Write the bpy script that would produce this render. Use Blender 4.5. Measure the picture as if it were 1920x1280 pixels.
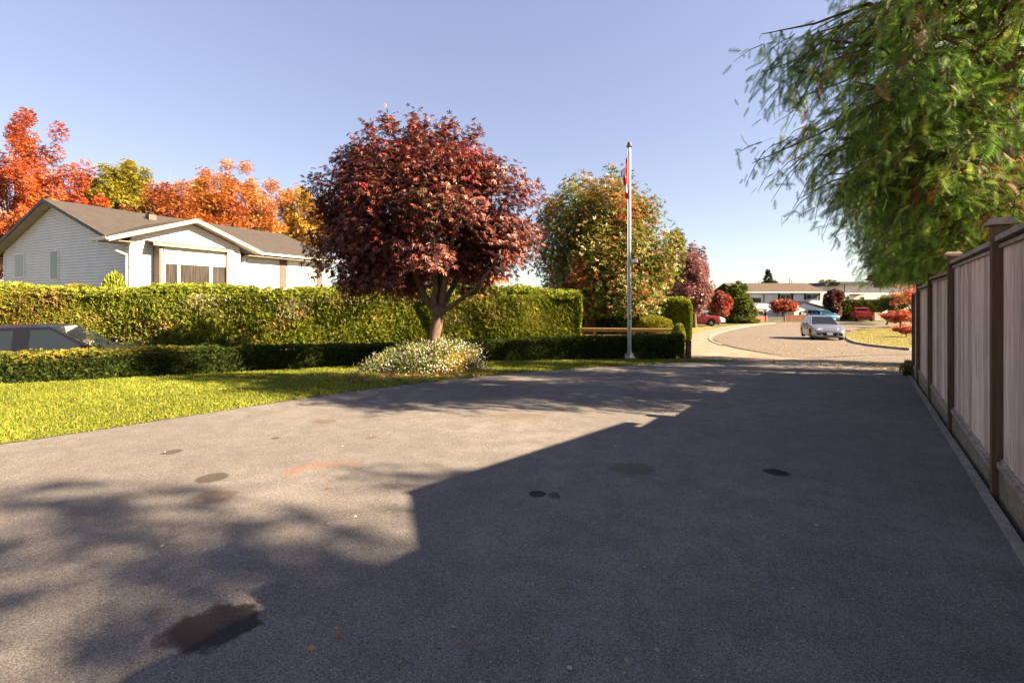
import bpy, bmesh, math, random
import numpy as np
from mathutils import Vector, Matrix

for o in list(bpy.data.objects):
    bpy.data.objects.remove(o)
S = bpy.context.scene
COL = S.collection
rng = np.random.default_rng(7)
random.seed(7)

# ------------------------------------------------------------------ camera, sky, sun, exposure
EYE = 1.27
cam_d = bpy.data.cameras.new('camera')
cam = bpy.data.objects.new('camera', cam_d)
COL.objects.link(cam)
cam_d.sensor_width = 36.0
cam_d.lens = 15.75
cam_d.shift_y = -80 / 1920
cam_d.clip_start = 0.05
cam_d.clip_end = 3000
cam.location = (0, 0, EYE)
cam.rotation_euler = (math.radians(90), 0, 0)
S.camera = cam

SUN_EL = 32.0
SUN_AZ = 104.0          # clockwise from +Y: the sun stands over +X
W = bpy.data.worlds.new('World')
S.world = W
W.use_nodes = True
wn = W.node_tree
for n in list(wn.nodes):
    wn.nodes.remove(n)
sky = wn.nodes.new('ShaderNodeTexSky')
sky.sky_type = 'NISHITA'
sky.sun_disc = False
sky.sun_elevation = math.radians(SUN_EL)
sky.sun_rotation = math.radians(SUN_AZ)
sky.altitude = 0
sky.air_density = 1.0
sky.dust_density = 0.5
sky.ozone_density = 1.5
bg = wn.nodes.new('ShaderNodeBackground')
bg.inputs[1].default_value = 0.064
wo = wn.nodes.new('ShaderNodeOutputWorld')
hs = wn.nodes.new('ShaderNodeHueSaturation')
hs.inputs['Hue'].default_value = 0.527
hs.inputs['Saturation'].default_value = 1.06
hs.inputs['Value'].default_value = 1.0
wn.links.new(sky.outputs[0], hs.inputs['Color'])
gm_ = wn.nodes.new('ShaderNodeGamma')
gm_.inputs['Gamma'].default_value = 0.56
wn.links.new(hs.outputs[0], gm_.inputs['Color'])
wn.links.new(gm_.outputs[0], bg.inputs[0])
wn.links.new(bg.outputs[0], wo.inputs[0])

sd = bpy.data.lights.new('sun', 'SUN')
sd.energy = 5.0
sd.angle = math.radians(0.53)
sd.color = (1.0, 0.775, 0.52)
sun = bpy.data.objects.new('sun', sd)
COL.objects.link(sun)
a, e = math.radians(SUN_AZ), math.radians(SUN_EL)
to_sun = Vector((math.sin(a) * math.cos(e), math.cos(a) * math.cos(e), math.sin(e)))
sun.rotation_euler = (-to_sun).to_track_quat('-Z', 'Y').to_euler()
sun.location = (40, 0, 30)

S.view_settings.view_transform = 'Standard'
S.view_settings.look = 'None'
S.view_settings.gamma = 1
S.view_settings.use_curve_mapping = False
S.view_settings.exposure = 2.68
S.render.engine = 'CYCLES'
S.cycles.max_bounces = 6
S.cycles.diffuse_bounces = 3
S.cycles.transparent_max_bounces = 8

# ------------------------------------------------------------------ ground heights and sight lines
FX, CX, HY = 840.0, 960.0, 560.0


def sstep(t):
    t = np.clip(t, 0, 1)
    return t * t * (3 - 2 * t)


def G(x, y):
    """height of the ground: falls 4.6 % away from the house, flattens beyond the bend of the road"""
    x = np.asarray(x, float)
    y = np.asarray(y, float)
    t = np.clip(y - 24, 0, 36)
    base = -.046 * np.clip(y, -8, 24) - .046 * (t - t * t / 72)
    d = (x + 10.2) * -.517 + (y - 9.2) * .856
    drop = .45 * sstep((d - .5) / 1.0) * sstep((-1.5 - x) / 3)
    return base - drop


def g(x, y):
    return float(G(x, y))


def at(px, py, Y):
    """the point at distance Y in front of the camera seen at a pixel of the 1920x1280 photograph"""
    return Vector(((px - CX) / FX * Y, Y, EYE + (HY - py) / FX * Y))


def on_ground(px, py):
    lo, hi = .3, 300.0
    for _ in range(60):
        m = (lo + hi) / 2
        p = at(px, py, m)
        if p.z > g(p.x, p.y):
            lo = m
        else:
            hi = m
    return at(px, py, lo)


# ------------------------------------------------------------------ materials
MATS = {}


def nd(nt, kind, **kw):
    n = nt.nodes.new(kind)
    for k, v in kw.items():
        if k in ('operation', 'blend_type', 'data_type', 'attribute_name', 'feature', 'noise_dimensions', 'mode',
                 'vector_type', 'interpolation_type'):
            setattr(n, k, v)
        else:
            n.inputs[k].default_value = v
    return n


def coords(nt, scale=(1, 1, 1)):
    gm = nt.nodes.new('ShaderNodeNewGeometry')
    mp = nt.nodes.new('ShaderNodeMapping')
    mp.inputs['Scale'].default_value = scale
    nt.links.new(gm.outputs['Position'], mp.inputs['Vector'])
    return mp.outputs[0]


def mixc(nt, fac, c1, c2, blend='MIX'):
    m = nt.nodes.new('ShaderNodeMix')
    m.data_type = 'RGBA'
    m.blend_type = blend
    for sock, v in ((m.inputs[0], fac), (m.inputs[6], c1), (m.inputs[7], c2)):
        if isinstance(v, (int, float)):
            sock.default_value = v
        elif isinstance(v, (tuple, list)):
            sock.default_value = (*v[:3], 1)
        else:
            nt.links.new(v, sock)
    return m.outputs[2]


def ramp(nt, src, p0, p1, v0=0.0, v1=1.0):
    r = nt.nodes.new('ShaderNodeMapRange')
    r.interpolation_type = 'SMOOTHSTEP'
    r.inputs[1].default_value = p0
    r.inputs[2].default_value = p1
    r.inputs[3].default_value = v0
    r.inputs[4].default_value = v1
    nt.links.new(src, r.inputs[0])
    return r.outputs[0]


def noise(nt, vec, scale, detail=3, rough=.55):
    n = nt.nodes.new('ShaderNodeTexNoise')
    n.inputs['Scale'].default_value = scale
    n.inputs['Detail'].default_value = detail
    n.inputs['Roughness'].default_value = rough
    nt.links.new(vec, n.inputs['Vector'])
    return n.outputs[0]


def bump(nt, height, bsdf, strength=.3, dist=.01):
    b = nt.nodes.new('ShaderNodeBump')
    b.inputs['Strength'].default_value = strength
    b.inputs['Distance'].default_value = dist
    nt.links.new(height, b.inputs['Height'])
    nt.links.new(b.outputs[0], bsdf.inputs['Normal'])


def base_mat(name):
    m = bpy.data.materials.new(name)
    m.use_nodes = True
    MATS[name] = m
    return m, m.node_tree, m.node_tree.nodes['Principled BSDF']


def mat(name, col, rough=.7, var=.2, scale=3.0, stretch=(1, 1, 1), bmp=0.0, bscale=60, metal=0.0, spec=.4, coat=0.0,
        rand=0.0, col2=None):
    m, nt, b = base_mat(name)
    b.inputs['Roughness'].default_value = rough
    b.inputs['Metallic'].default_value = metal
    b.inputs['Specular IOR Level'].default_value = spec
    b.inputs['Coat Weight'].default_value = coat
    b.inputs['Coat Roughness'].default_value = .04
    v = coords(nt, stretch)
    f = ramp(nt, noise(nt, v, scale, 4), .3, .7)
    c2 = col2 or tuple(c * (1 - var) for c in col)
    c1 = tuple(min(1, c * (1 + var * .5)) for c in col)
    out = mixc(nt, f, c1, c2)
    if rand:
        oi = nt.nodes.new('ShaderNodeObjectInfo')
        r = ramp(nt, oi.outputs['Random'], 0, 1, 1 - rand, 1 + rand * .6)
        rc = nt.nodes.new('ShaderNodeCombineColor')
        for i in range(3):
            nt.links.new(r, rc.inputs[i])
        out = mixc(nt, 1.0, out, rc.outputs[0], 'MULTIPLY')
    nt.links.new(out, b.inputs['Base Color'])
    if bmp:
        bump(nt, noise(nt, v, bscale, 4), b, bmp, .02)
    return m


def leaf_mat(name, trans=.35, rough=.5, spec=.35):
    m, nt, b = base_mat(name)
    at_ = nt.nodes.new('ShaderNodeAttribute')
    at_.attribute_name = 'tint'
    b.inputs['Roughness'].default_value = rough
    b.inputs['Specular IOR Level'].default_value = spec
    nt.links.new(at_.outputs['Color'], b.inputs['Base Color'])
    tr = nt.nodes.new('ShaderNodeBsdfTranslucent')
    nt.links.new(at_.outputs['Color'], tr.inputs[0])
    mx = nt.nodes.new('ShaderNodeMixShader')
    mx.inputs[0].default_value = trans
    nt.links.new(b.outputs[0], mx.inputs[1])
    nt.links.new(tr.outputs[0], mx.inputs[2])
    nt.links.new(mx.outputs[0], nt.nodes['Material Output'].inputs[0])
    return m


LEAF = leaf_mat('leaf')
LEAF_MATTE = leaf_mat('leaf_matte', .3, .75, .15)
PETAL = leaf_mat('petal', .3, .8, .1)


def asphalt(name, c_lo, c_hi, stones, stains=()):
    m, nt, b = base_mat(name)
    b.inputs['Roughness'].default_value = .92
    b.inputs['Specular IOR Level'].default_value = .12
    v = coords(nt)
    big = ramp(nt, noise(nt, v, .35, 5, .6), .32, .68)
    mid = ramp(nt, noise(nt, v, 4.0, 5, .65), .3, .7)
    c = mixc(nt, big, c_lo, c_hi)
    c = mixc(nt, mid, c, mixc(nt, .75, c, (c_lo[0] * .8, c_lo[1] * .8, c_lo[2] * .8)))
    # the stones of the mix
    vo = nt.nodes.new('ShaderNodeTexVoronoi')
    vo.inputs['Scale'].default_value = 240
    nt.links.new(v, vo.inputs['Vector'])
    sep = nt.nodes.new('ShaderNodeSeparateColor')
    nt.links.new(vo.outputs['Color'], sep.inputs[0])
    sp = ramp(nt, sep.outputs[0], 0.0, 1.0, .5, 1.5)
    cc = nt.nodes.new('ShaderNodeCombineColor')
    for i in range(3):
        nt.links.new(sp, cc.inputs[i])
    c = mixc(nt, stones, c, mixc(nt, 1.0, c, cc.outputs[0], 'MULTIPLY'))
    vo2 = nt.nodes.new('ShaderNodeTexVoronoi')
    vo2.inputs['Scale'].default_value = 75
    nt.links.new(v, vo2.inputs['Vector'])
    sep2 = nt.nodes.new('ShaderNodeSeparateColor')
    nt.links.new(vo2.outputs['Color'], sep2.inputs[0])
    pick = ramp(nt, sep2.outputs[1], .93, .97)
    near = ramp(nt, vo2.outputs['Distance'], .12, .35, 1, 0)
    mu = nt.nodes.new('ShaderNodeMath')
    mu.operation = 'MULTIPLY'
    nt.links.new(pick, mu.inputs[0])
    nt.links.new(near, mu.inputs[1])
    c = mixc(nt, mu.outputs[0], c, (.34, .33, .31))
    # oil drips, rust and damp patches
    wob = nt.nodes.new('ShaderNodeTexNoise')
    wob.inputs['Scale'].default_value = 11
    wob.inputs['Detail'].default_value = 6
    nt.links.new(v, wob.inputs['Vector'])
    for (x, y, rx, ry, ang, colr, k, wobble) in stains:
        s = nt.nodes.new('ShaderNodeMapping')
        s.vector_type = 'TEXTURE'
        s.inputs['Location'].default_value = (x, y, 0)
        s.inputs['Rotation'].default_value = (0, 0, ang)
        s.inputs['Scale'].default_value = (rx, ry, 1000)
        nt.links.new(v, s.inputs['Vector'])
        w1 = nt.nodes.new('ShaderNodeVectorMath')
        w1.operation = 'LENGTH'
        nt.links.new(s.outputs[0], w1.inputs[0])
        ad = nt.nodes.new('ShaderNodeMath')
        ad.operation = 'MULTIPLY_ADD'
        nt.links.new(wob.outputs[0], ad.inputs[0])
        ad.inputs[1].default_value = wobble
        nt.links.new(w1.outputs['Value'], ad.inputs[2])
        f = ramp(nt, ad.outputs[0], .82 + wobble * .5, 1.08 + wobble * .5, k, 0)
        c = mixc(nt, f, c, colr)
    nt.links.new(c, b.inputs['Base Color'])
    h = nt.nodes.new('ShaderNodeMath')
    h.operation = 'ADD'
    nt.links.new(sep.outputs[0], h.inputs[0])
    nt.links.new(noise(nt, v, 30, 3), h.inputs[1])
    bump(nt, h.outputs[0], b, .55, .004)
    return m


def wood(name, col, streak, stretch=(9, 9, .5), rand=.18, moss=0.0, rough=.85):
    m, nt, b = base_mat(name)
    b.inputs['Roughness'].default_value = rough
    b.inputs['Specular IOR Level'].default_value = .2
    v = coords(nt, stretch)
    f = ramp(nt, noise(nt, v, 5, 5, .65), .3, .72)
    c = mixc(nt, f, col, streak)
    v2 = coords(nt, (stretch[0] * .45, stretch[1] * .45, stretch[2] * .7))
    f2 = ramp(nt, noise(nt, v2, 3, 4, .6), .56, .74, 0, .75)
    c = mixc(nt, f2, c, tuple(s * .55 for s in streak))
    if moss:
        f3 = ramp(nt, noise(nt, coords(nt), 5, 4, .6), .4, .62, 0, moss)
        c = mixc(nt, f3, c, (.10, .105, .05))
    oi = nt.nodes.new('ShaderNodeObjectInfo')
    r = ramp(nt, oi.outputs['Random'], 0, 1, 1 - rand, 1 + rand * .6)
    rc = nt.nodes.new('ShaderNodeCombineColor')
    for i in range(3):
        nt.links.new(r, rc.inputs[i])
    c = mixc(nt, 1.0, c, rc.outputs[0], 'MULTIPLY')
    nt.links.new(c, b.inputs['Base Color'])
    bump(nt, noise(nt, v, 9, 4), b, .35, .006)
    return m


def shingles(name, c1, c2, u, rows=.14):
    """asphalt shingles: courses across the slope, tabs along the eave direction u"""
    m, nt, b = base_mat(name)
    b.inputs['Roughness'].default_value = .9
    b.inputs['Specular IOR Level'].default_value = .1
    gm = nt.nodes.new('ShaderNodeNewGeometry')
    dp = nt.nodes.new('ShaderNodeVectorMath')
    dp.operation = 'DOT_PRODUCT'
    nt.links.new(gm.outputs['Position'], dp.inputs[0])
    dp.inputs[1].default_value = u
    sx = nt.nodes.new('ShaderNodeSeparateXYZ')
    nt.links.new(gm.outputs['Position'], sx.inputs[0])
    cb = nt.nodes.new('ShaderNodeCombineXYZ')
    nt.links.new(dp.outputs['Value'], cb.inputs[0])
    nt.links.new(sx.outputs[2], cb.inputs[1])
    br = nt.nodes.new('ShaderNodeTexBrick')
    br.inputs['Color1'].default_value = (*c1, 1)
    br.inputs['Color2'].default_value = (*c2, 1)
    br.inputs['Mortar'].default_value = (c2[0] * .5, c2[1] * .5, c2[2] * .5, 1)
    br.inputs['Scale'].default_value = 1
    br.inputs['Mortar Size'].default_value = .004
    br.inputs['Brick Width'].default_value = .3
    br.inputs['Row Height'].default_value = rows * .36
    nt.links.new(cb.outputs[0], br.inputs['Vector'])
    f = ramp(nt, noise(nt, coords(nt), 25, 4, .7), .3, .7)
    c = mixc(nt, f, br.outputs[0], mixc(nt, .55, br.outputs[0], (c2[0] * .6, c2[1] * .6, c2[2] * .6)))
    f2 = ramp(nt, noise(nt, coords(nt), .8, 3), .4, .7, 0, .35)
    c = mixc(nt, f2, c, (c1[0] * .8, c1[1] * .78, c1[2] * .75))
    nt.links.new(c, b.inputs['Base Color'])
    return m


def glass(name, col=(.02, .025, .03), rough=.03, spec=.3):
    m, nt, b = base_mat(name)
    b.inputs['Base Color'].default_value = (*col, 1)
    b.inputs['Roughness'].default_value = rough
    b.inputs['Specular IOR Level'].default_value = spec
    return m


# ------------------------------------------------------------------ mesh helpers
class MB:
    def __init__(self):
        self.v, self.f, self.m = [], [], []

    def add(self, vs, fs, mi=0):
        o = len(self.v)
        self.v += [tuple(p) for p in vs]
        self.f += [tuple(i + o for i in f) for f in fs]
        self.m += [mi] * len(fs)
        return self

    def obox(self, P, ax, ay, az, mi=0):
        """box with a corner at P and three edge vectors"""
        P, ax, ay, az = Vector(P), Vector(ax), Vector(ay), Vector(az)
        vs = [P, P + ax, P + ax + ay, P + ay, P + az, P + ax + az, P + ax + ay + az, P + ay + az]
        fs = [(0, 3, 2, 1), (4, 5, 6, 7), (0, 1, 5, 4), (1, 2, 6, 5), (2, 3, 7, 6), (3, 0, 4, 7)]
        if ax.cross(ay).dot(az) < 0:
            fs = [f[::-1] for f in fs]
        return self.add(vs, fs, mi)

    def box(self, c, s, mi=0, rz=0):
        x = Vector((math.cos(rz), math.sin(rz), 0))
        y = Vector((-math.sin(rz), math.cos(rz), 0))
        c = Vector(c)
        return self.obox(c - x * s[0] / 2 - y * s[1] / 2 - Vector((0, 0, s[2] / 2)), x * s[0], y * s[1], (0, 0, s[2]), mi)

    def prism(self, poly, vec, mi=0):
        n = len(poly)
        poly = [Vector(p) for p in poly]
        vec = Vector(vec)
        nr = Vector((0, 0, 0))
        for i in range(n):
            nr += poly[i].cross(poly[(i + 1) % n])
        vs = poly + [p + vec for p in poly]
        fs = [tuple(range(n))[::-1], tuple(range(n, 2 * n))] + [(i, (i + 1) % n, n + (i + 1) % n, n + i) for i in range(n)]
        if nr.dot(vec) < 0:
            fs = [f[::-1] for f in fs]
        return self.add(vs, fs, mi)

    def tube(self, pts, rad, n=8, mi=0, cap=True):
        pts = [Vector(p) for p in pts]
        vs, fs = [], []
        ref = Vector((0.31, .17, .93))
        for i, p in enumerate(pts):
            t = (pts[min(i + 1, len(pts) - 1)] - pts[max(i - 1, 0)]).normalized()
            if abs(t.dot(ref)) > .95:
                ref = Vector((1, 0, .1))
            x = t.cross(ref).normalized()
            y = t.cross(x).normalized()
            r = rad[i] if hasattr(rad, '__len__') else rad
            for k in range(n):
                q = 2 * math.pi * k / n
                vs.append(p + x * (r * math.cos(q)) - y * (r * math.sin(q)))
        for i in range(len(pts) - 1):
            for k in range(n):
                a_, b_ = i * n + k, i * n + (k + 1) % n
                fs.append((a_, b_, b_ + n, a_ + n))
        if cap:
            fs.append(tuple(range(n))[::-1])
            fs.append(tuple(range((len(pts) - 1) * n, len(pts) * n)))
        return self.add(vs, fs, mi)

    def lathe(self, prof, c, n=16, axis='z', mi=0):
        """prof: (radius, height) from bottom to top about an axis through c"""
        vs, fs = [], []
        c = Vector(c)
        for r, h in prof:
            for k in range(n):
                q = 2 * math.pi * k / n
                if axis == 'z':
                    vs.append(c + Vector((r * math.cos(q), r * math.sin(q), h)))
                else:
                    vs.append(c + Vector((r * math.sin(q), h, r * math.cos(q))))
        for i in range(len(prof) - 1):
            for k in range(n):
                a_, b_ = i * n + k, i * n + (k + 1) % n
                fs.append((a_, b_, b_ + n, a_ + n))
        fs.append(tuple(range(n))[::-1])
        fs.append(tuple(range((len(prof) - 1) * n, len(prof) * n)))
        return self.add(vs, fs, mi)

    def mesh(self, name, mats, smooth=False):
        me = bpy.data.meshes.new(name)
        me.from_pydata(self.v, [], self.f)
        for m in (mats if isinstance(mats, (list, tuple)) else [mats]):
            me.materials.append(m)
        if any(self.m):
            me.polygons.foreach_set('material_index', self.m)
        if smooth:
            me.polygons.foreach_set('use_smooth', [True] * len(self.f))
            me.set_sharp_from_angle(angle=math.radians(smooth if smooth > 1 else 35))
        me.update()
        return me


def tag(o, label=None, cat=None, group=None, kind=None):
    if label:
        o['label'] = label
    if cat:
        o['category'] = cat
    if group:
        o['group'] = group
    if kind:
        o['kind'] = kind
    return o


def empty(name, loc, rz=0.0):
    o = bpy.data.objects.new(name, None)
    o.empty_display_size = .2
    o.location = loc
    o.rotation_euler = (0, 0, rz)
    COL.objects.link(o)
    return o


def link(name, me, parent=None, world=True, kind=None):
    o = bpy.data.objects.new(name, me)
    COL.objects.link(o)
    if parent is not None:
        o.parent = parent
        if world:                      # the mesh is given in world coordinates
            q = parent
            while q.parent is not None and q.type == 'MESH':
                q = q.parent
            if parent.type == 'EMPTY':
                o.matrix_parent_inverse = (Matrix.Translation(parent.location) @ parent.rotation_euler.to_matrix().to_4x4()).inverted()
            # a mesh parent already carries its own parent's inverse, so its space is world space
    if kind:
        o['kind'] = kind
    return o


def part(name, mb, mats, parent=None, smooth=False, world=True, kind=None):
    return link(name, mb.mesh(name, mats, smooth), parent, world, kind)


def big_mesh(name, V, T, tint, m):
    """triangles from arrays, one colour per vertex"""
    me = bpy.data.meshes.new(name)
    V = np.ascontiguousarray(V, np.float32)
    T = np.ascontiguousarray(T, np.int32)
    me.vertices.add(len(V))
    me.vertices.foreach_set('co', V.ravel())
    me.loops.add(T.size)
    me.loops.foreach_set('vertex_index', T.ravel())
    me.polygons.add(len(T))
    me.polygons.foreach_set('loop_start', np.arange(0, T.size, 3, dtype=np.int32))
    me.polygons.foreach_set('loop_total', np.full(len(T), 3, np.int32))
    ca = me.color_attributes.new('tint', 'FLOAT_COLOR', 'POINT')
    ca.data.foreach_set('color', np.concatenate([tint, np.ones((len(V), 1))], 1).astype(np.float32).ravel())
    me.materials.append(m)
    me.update(calc_edges=True)
    return me


def unit(a_):
    return a_ / np.maximum(np.linalg.norm(a_, axis=1, keepdims=True), 1e-9)


def rnd_dir(n):
    return unit(rng.normal(size=(n, 3)))


def scatter(name, P, axis, nrm, size, tpl, tint, m):
    tv, tf = tpl
    n, k = len(P), len(tv)
    ya = unit(axis)
    xa = unit(np.cross(ya, nrm))
    za = np.cross(xa, ya)
    s = np.asarray(size).reshape(-1, 1, 1)
    V = P[:, None, :] + s * (tv[None, :, 0:1] * xa[:, None, :] + tv[None, :, 1:2] * ya[:, None, :] + tv[None, :, 2:3] * za[:, None, :])
    T = tf[None] + (np.arange(n) * k)[:, None, None]
    return big_mesh(name, V.reshape(-1, 3), T.reshape(-1, 3), np.repeat(tint, k, 0), m)


def tpl_maple():
    v, f = [], []
    for ang, ln in ((-78, .55), (-38, .88), (0, 1), (38, .88), (78, .55)):
        q = math.radians(ang)
        d = np.array((math.sin(q), math.cos(q), 0))
        n_ = np.array((math.cos(q), -math.sin(q), 0))
        o = len(v)
        v += [d * 0, d * ln * .5 - n_ * .12 * ln + (0, 0, .03), d * ln - np.array((0, 0, .16)), d * ln * .5 + n_ * .12 * ln + (0, 0, .03)]
        f += [(o, o + 2, o + 1), (o, o + 3, o + 2)]
    return np.array(v), np.array(f)


def tpl_diamond(w=.36):
    return np.array([(0, 0, 0), (-w, .5, .05), (0, 1, -.08), (w, .5, .05)]), np.array([(0, 2, 1), (0, 3, 2)])


def tpl_tuft():
    """three leaves from one twig"""
    v, f = [], []
    for ang, tilt in ((-50, .1), (0, -.15), (50, .1)):
        q = math.radians(ang)
        d = np.array((math.sin(q), math.cos(q), tilt))
        n_ = np.array((math.cos(q), -math.sin(q), 0))
        o = len(v)
        v += [d * .05, d * .55 - n_ * .2, d, d * .55 + n_ * .2]
        f += [(o, o + 2, o + 1), (o, o + 3, o + 2)]
    return np.array(v), np.array(f)


def tpl_spray():
    """a flat cedar frond: midrib with pairs of short leaflets, its tip hanging"""
    v, f = [], []

    def pt(x, y):
        return (x, y, -.30 * y * y - .15 * abs(x))
    o = len(v)
    v += [pt(-.018, 0), pt(.018, 0), pt(0, 1)]
    f.append((o, o + 1, o + 2))
    for k in range(9):
        y = .05 + k * .098
        ln = (.20 + .16 * math.sin(min(1, k / 3) * 1.57)) * (1 - .55 * k / 9)
        for s in (-1, 1):
            yy = y + (.045 if s > 0 else 0)
            o = len(v)
            v += [pt(0, yy - .03), pt(0, yy + .03), pt(s * ln * .85, yy + ln * .55)]
            f.append((o, o + 1, o + 2) if s > 0 else (o, o + 2, o + 1))
    return np.array(v), np.array(f)


T_MAPLE, T_LEAF, T_TUFT, T_SPRAY = tpl_maple(), tpl_diamond(), tpl_tuft(), tpl_spray()
T_THIN = tpl_diamond(.14)


class Wave:
    """cheap smooth noise from a sum of sines"""
    def __init__(self, freq, n=7, seed=0):
        r = np.random.default_rng(seed)
        self.k = r.normal(size=(n, 3)) * freq
        self.p = r.uniform(0, 6.28, n)

    def __call__(self, P):
        return np.sin(P @ self.k.T + self.p).mean(1) * 1.6


def palette(n, cols, wts, jit=.25, idx=None):
    cols = np.array(cols, float)
    w = np.array(wts, float)
    if idx is None:
        idx = rng.choice(len(cols), n, p=w / w.sum())
    c = cols[idx] * (1 + rng.uniform(-jit, jit, (n, 1))) * (1 + rng.uniform(-jit * .35, jit * .35, (n, 3)))
    return np.clip(c, .002, .9)


def sheet(name, poly, dz, m, kind='structure', step=2.5, below=None):
    """a flat outline laid over the ground, dz above it"""
    bm = bmesh.new()
    bm.faces.new([bm.verts.new((p[0], p[1], 0)) for p in poly])
    bmesh.ops.triangulate(bm, faces=bm.faces[:])
    ys = [p[1] for p in poly]
    y = 20.0
    while y < max(ys):
        if y > min(ys):
            bmesh.ops.bisect_plane(bm, geom=bm.verts[:] + bm.edges[:] + bm.faces[:], plane_co=(0, y, 0), plane_no=(0, 1, 0))
        y += step
    for f in bm.faces:
        if f.normal.z < 0:
            f.normal_flip()
    for v in bm.verts:
        v.co.z = g(v.co.x, v.co.y) + dz
    me = bpy.data.meshes.new(name)
    bm.to_mesh(me)
    bm.free()
    me.materials.append(m)
    o = link(name, me)
    o['kind'] = kind
    return o


def inside(poly, x, y):
    r = np.zeros(len(x), bool)
    n = len(poly)
    for i in range(n):
        x0, y0 = poly[i][:2]
        x1, y1 = poly[(i + 1) % n][:2]
        c = (y0 > y) != (y1 > y)
        with np.errstate(divide='ignore', invalid='ignore'):
            r ^= c & (x < (x1 - x0) * (y - y0) / (y1 - y0) + x0)
    return r
# ------------------------------------------------------------------ the ground, driveway, road
def gp(px, py):
    p = on_ground(px, py)
    return (p.x, p.y)


M_SOIL = mat('soil_and_grass', (.085, .095, .03), .95, .4, 1.2, spec=.05, col2=(.10, .08, .04))
STAINS = []


def stain(px, py, wpx, hpx, colr, k=.8, ang=0.0, wobble=.8):
    p = on_ground(px, py)
    q = on_ground(px, py + hpx / 2)
    r = on_ground(px, py - hpx / 2)
    STAINS.append((p.x, p.y, wpx / 2 * p.y / FX, abs(r.y - q.y) / 2, ang, colr, k, wobble))


DK, RUST = (.035, .028, .022), (.22, .085, .035)
stain(398, 895, 58, 20, DK, .75, 0, .3)
stain(322, 847, 34, 11, DK, .65, 0, .3)
stain(516, 821, 12, 5, DK, .7)
stain(696, 820, 18, 7, (.09, .06, .04), .5)
stain(610, 790, 44, 9, (.10, .065, .04), .6)
stain(405, 1172, 160, 96, (.016, .013, .013), .85, .15, 1.2)
stain(350, 1190, 120, 60, (.03, .024, .022), .6, -.2, 1.5)
stain(300, 1150, 60, 30, (.08, .05, .04), .4, 0, 1.5)
stain(404, 930, 80, 26, (.10, .06, .04), .5, 0, .7)
stain(600, 872, 90, 14, RUST, .3, .2, .9)
stain(548, 884, 34, 13, RUST, .34, 0, .6)
stain(664, 870, 34, 9, RUST, .34, 0, .6)
stain(1456, 885, 46, 15, (.012, .012, .014), .9, -.15, .8)
stain(1008, 925, 36, 12, (.012, .012, .014), .85, .2, 1.0)
stain(1040, 928, 26, 14, (.012, .012, .014), .6, 0, 1.3)
stain(1185, 878, 90, 22, (.07, .055, .03), .5, 0, .8)
stain(970, 780, 120, 10, (.12, .07, .035), .4, 0, 1.0)
M_DRIVE = asphalt('driveway_asphalt', (.130, .119, .113), (.174, .160, .150), .85, STAINS)
M_ROAD = asphalt('road_asphalt', (.128, .107, .090), (.15, .126, .104), .6)
M_CONC = mat('pale_concrete', (.22, .18, .14), .9, .25, 2.0, bmp=.3, bscale=30, spec=.1)
M_KERB = mat('kerb_concrete', (.30, .25, .19), .9, .25, 3.0, bmp=.3, bscale=30, spec=.1)
M_LAWN = mat('lawn_ground', (.095, .125, .022), .95, .35, 2.5, spec=.05, col2=(.12, .11, .03))
M_ROADSTRIP = mat('dark_road_strip', (.07, .055, .045), .9, .2, spec=.1)

# one sheet to the horizon
xs = np.concatenate([[-900, -400, -200, -120, -80], np.arange(-60, 61, 3), [80, 120, 200, 400, 900]]).astype(float)
ys = np.concatenate([[-200, -80, -40, -20, -12], np.arange(-8, 64, 3), [80, 110, 160, 300, 600, 1200]]).astype(float)
X, Y = np.meshgrid(xs, ys)
Z = G(X, Y) - .06
V = np.stack([X.ravel(), Y.ravel(), Z.ravel()], 1)
nx = len(xs)
fs = [(j * nx + i, j * nx + i + 1, (j + 1) * nx + i + 1, (j + 1) * nx + i) for j in range(len(ys) - 1) for i in range(nx - 1)]
mb = MB().add(V, fs)
tag(part('ground', mb, M_SOIL, smooth=True), kind='structure')

EDGE_PX = [(1380, 677), (1250, 681), (1130, 687), (1000, 697), (900, 706), (800, 716), (700, 728), (600, 742), (500, 757),
           (350, 780), (200, 803), (0, 833)]
edge = [gp(*p) for p in EDGE_PX] + [(-6.3, 2.8), (-7.6, 0), (-9.2, -6)]
# fence line first: post fronts stand on F0 + FE * t
F0 = Vector((3.47, 3.247, 0))
FE = Vector((.628, .778, 0)).normalized()
FN = Vector((-FE.y, FE.x, 0))           # towards the driveway
SP = 2.44


def fl(t, off=0.0):
    p = F0 + FE * t + FN * off
    return (p.x, p.y)


far = [gp(1500, 681), gp(1620, 688), gp(1706, 696)]
drive_poly = edge[::-1] + far + [fl(9.2, .05), fl(-9.5, .05)]
sheet('driveway', drive_poly, 0.0, M_DRIVE)

# apron of pale concrete, road, pavement and kerb
kerb_px = [(1452, 605.6), (1425, 608), (1395, 612.5), (1365, 618.5), (1343, 624.5), (1331, 630), (1328, 635), (1333, 640.5), (1350, 647),
           (1380, 654), (1420, 661), (1470, 668)]
kerb = [gp(*p) for p in kerb_px]
road_poly = [gp(1300, 668), gp(1380, 676.2), gp(1500, 680.2), gp(1620, 687), gp(1706, 695)] + [(13, 10.5), (40, 13), (95, 30), (110, 60.5), (26, 62.0)]
sheet('road', kerb[::-1][0:0] + road_poly + kerb, -.02, M_ROAD)
apron = [gp(1288, 673), gp(1380, 677.4), gp(1500, 681.6), gp(1620, 688.6), gp(1706, 697.0), (12.5, 9.9), (14, 12.6), gp(1640, 680), gp(1560, 674.5), gp(1470, 669.5)] + \
        [gp(1420, 663), gp(1375, 655), gp(1340, 647), gp(1322, 640), gp(1300, 655)]
sheet('pavement_apron', apron, -.008, M_CONC)
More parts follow.
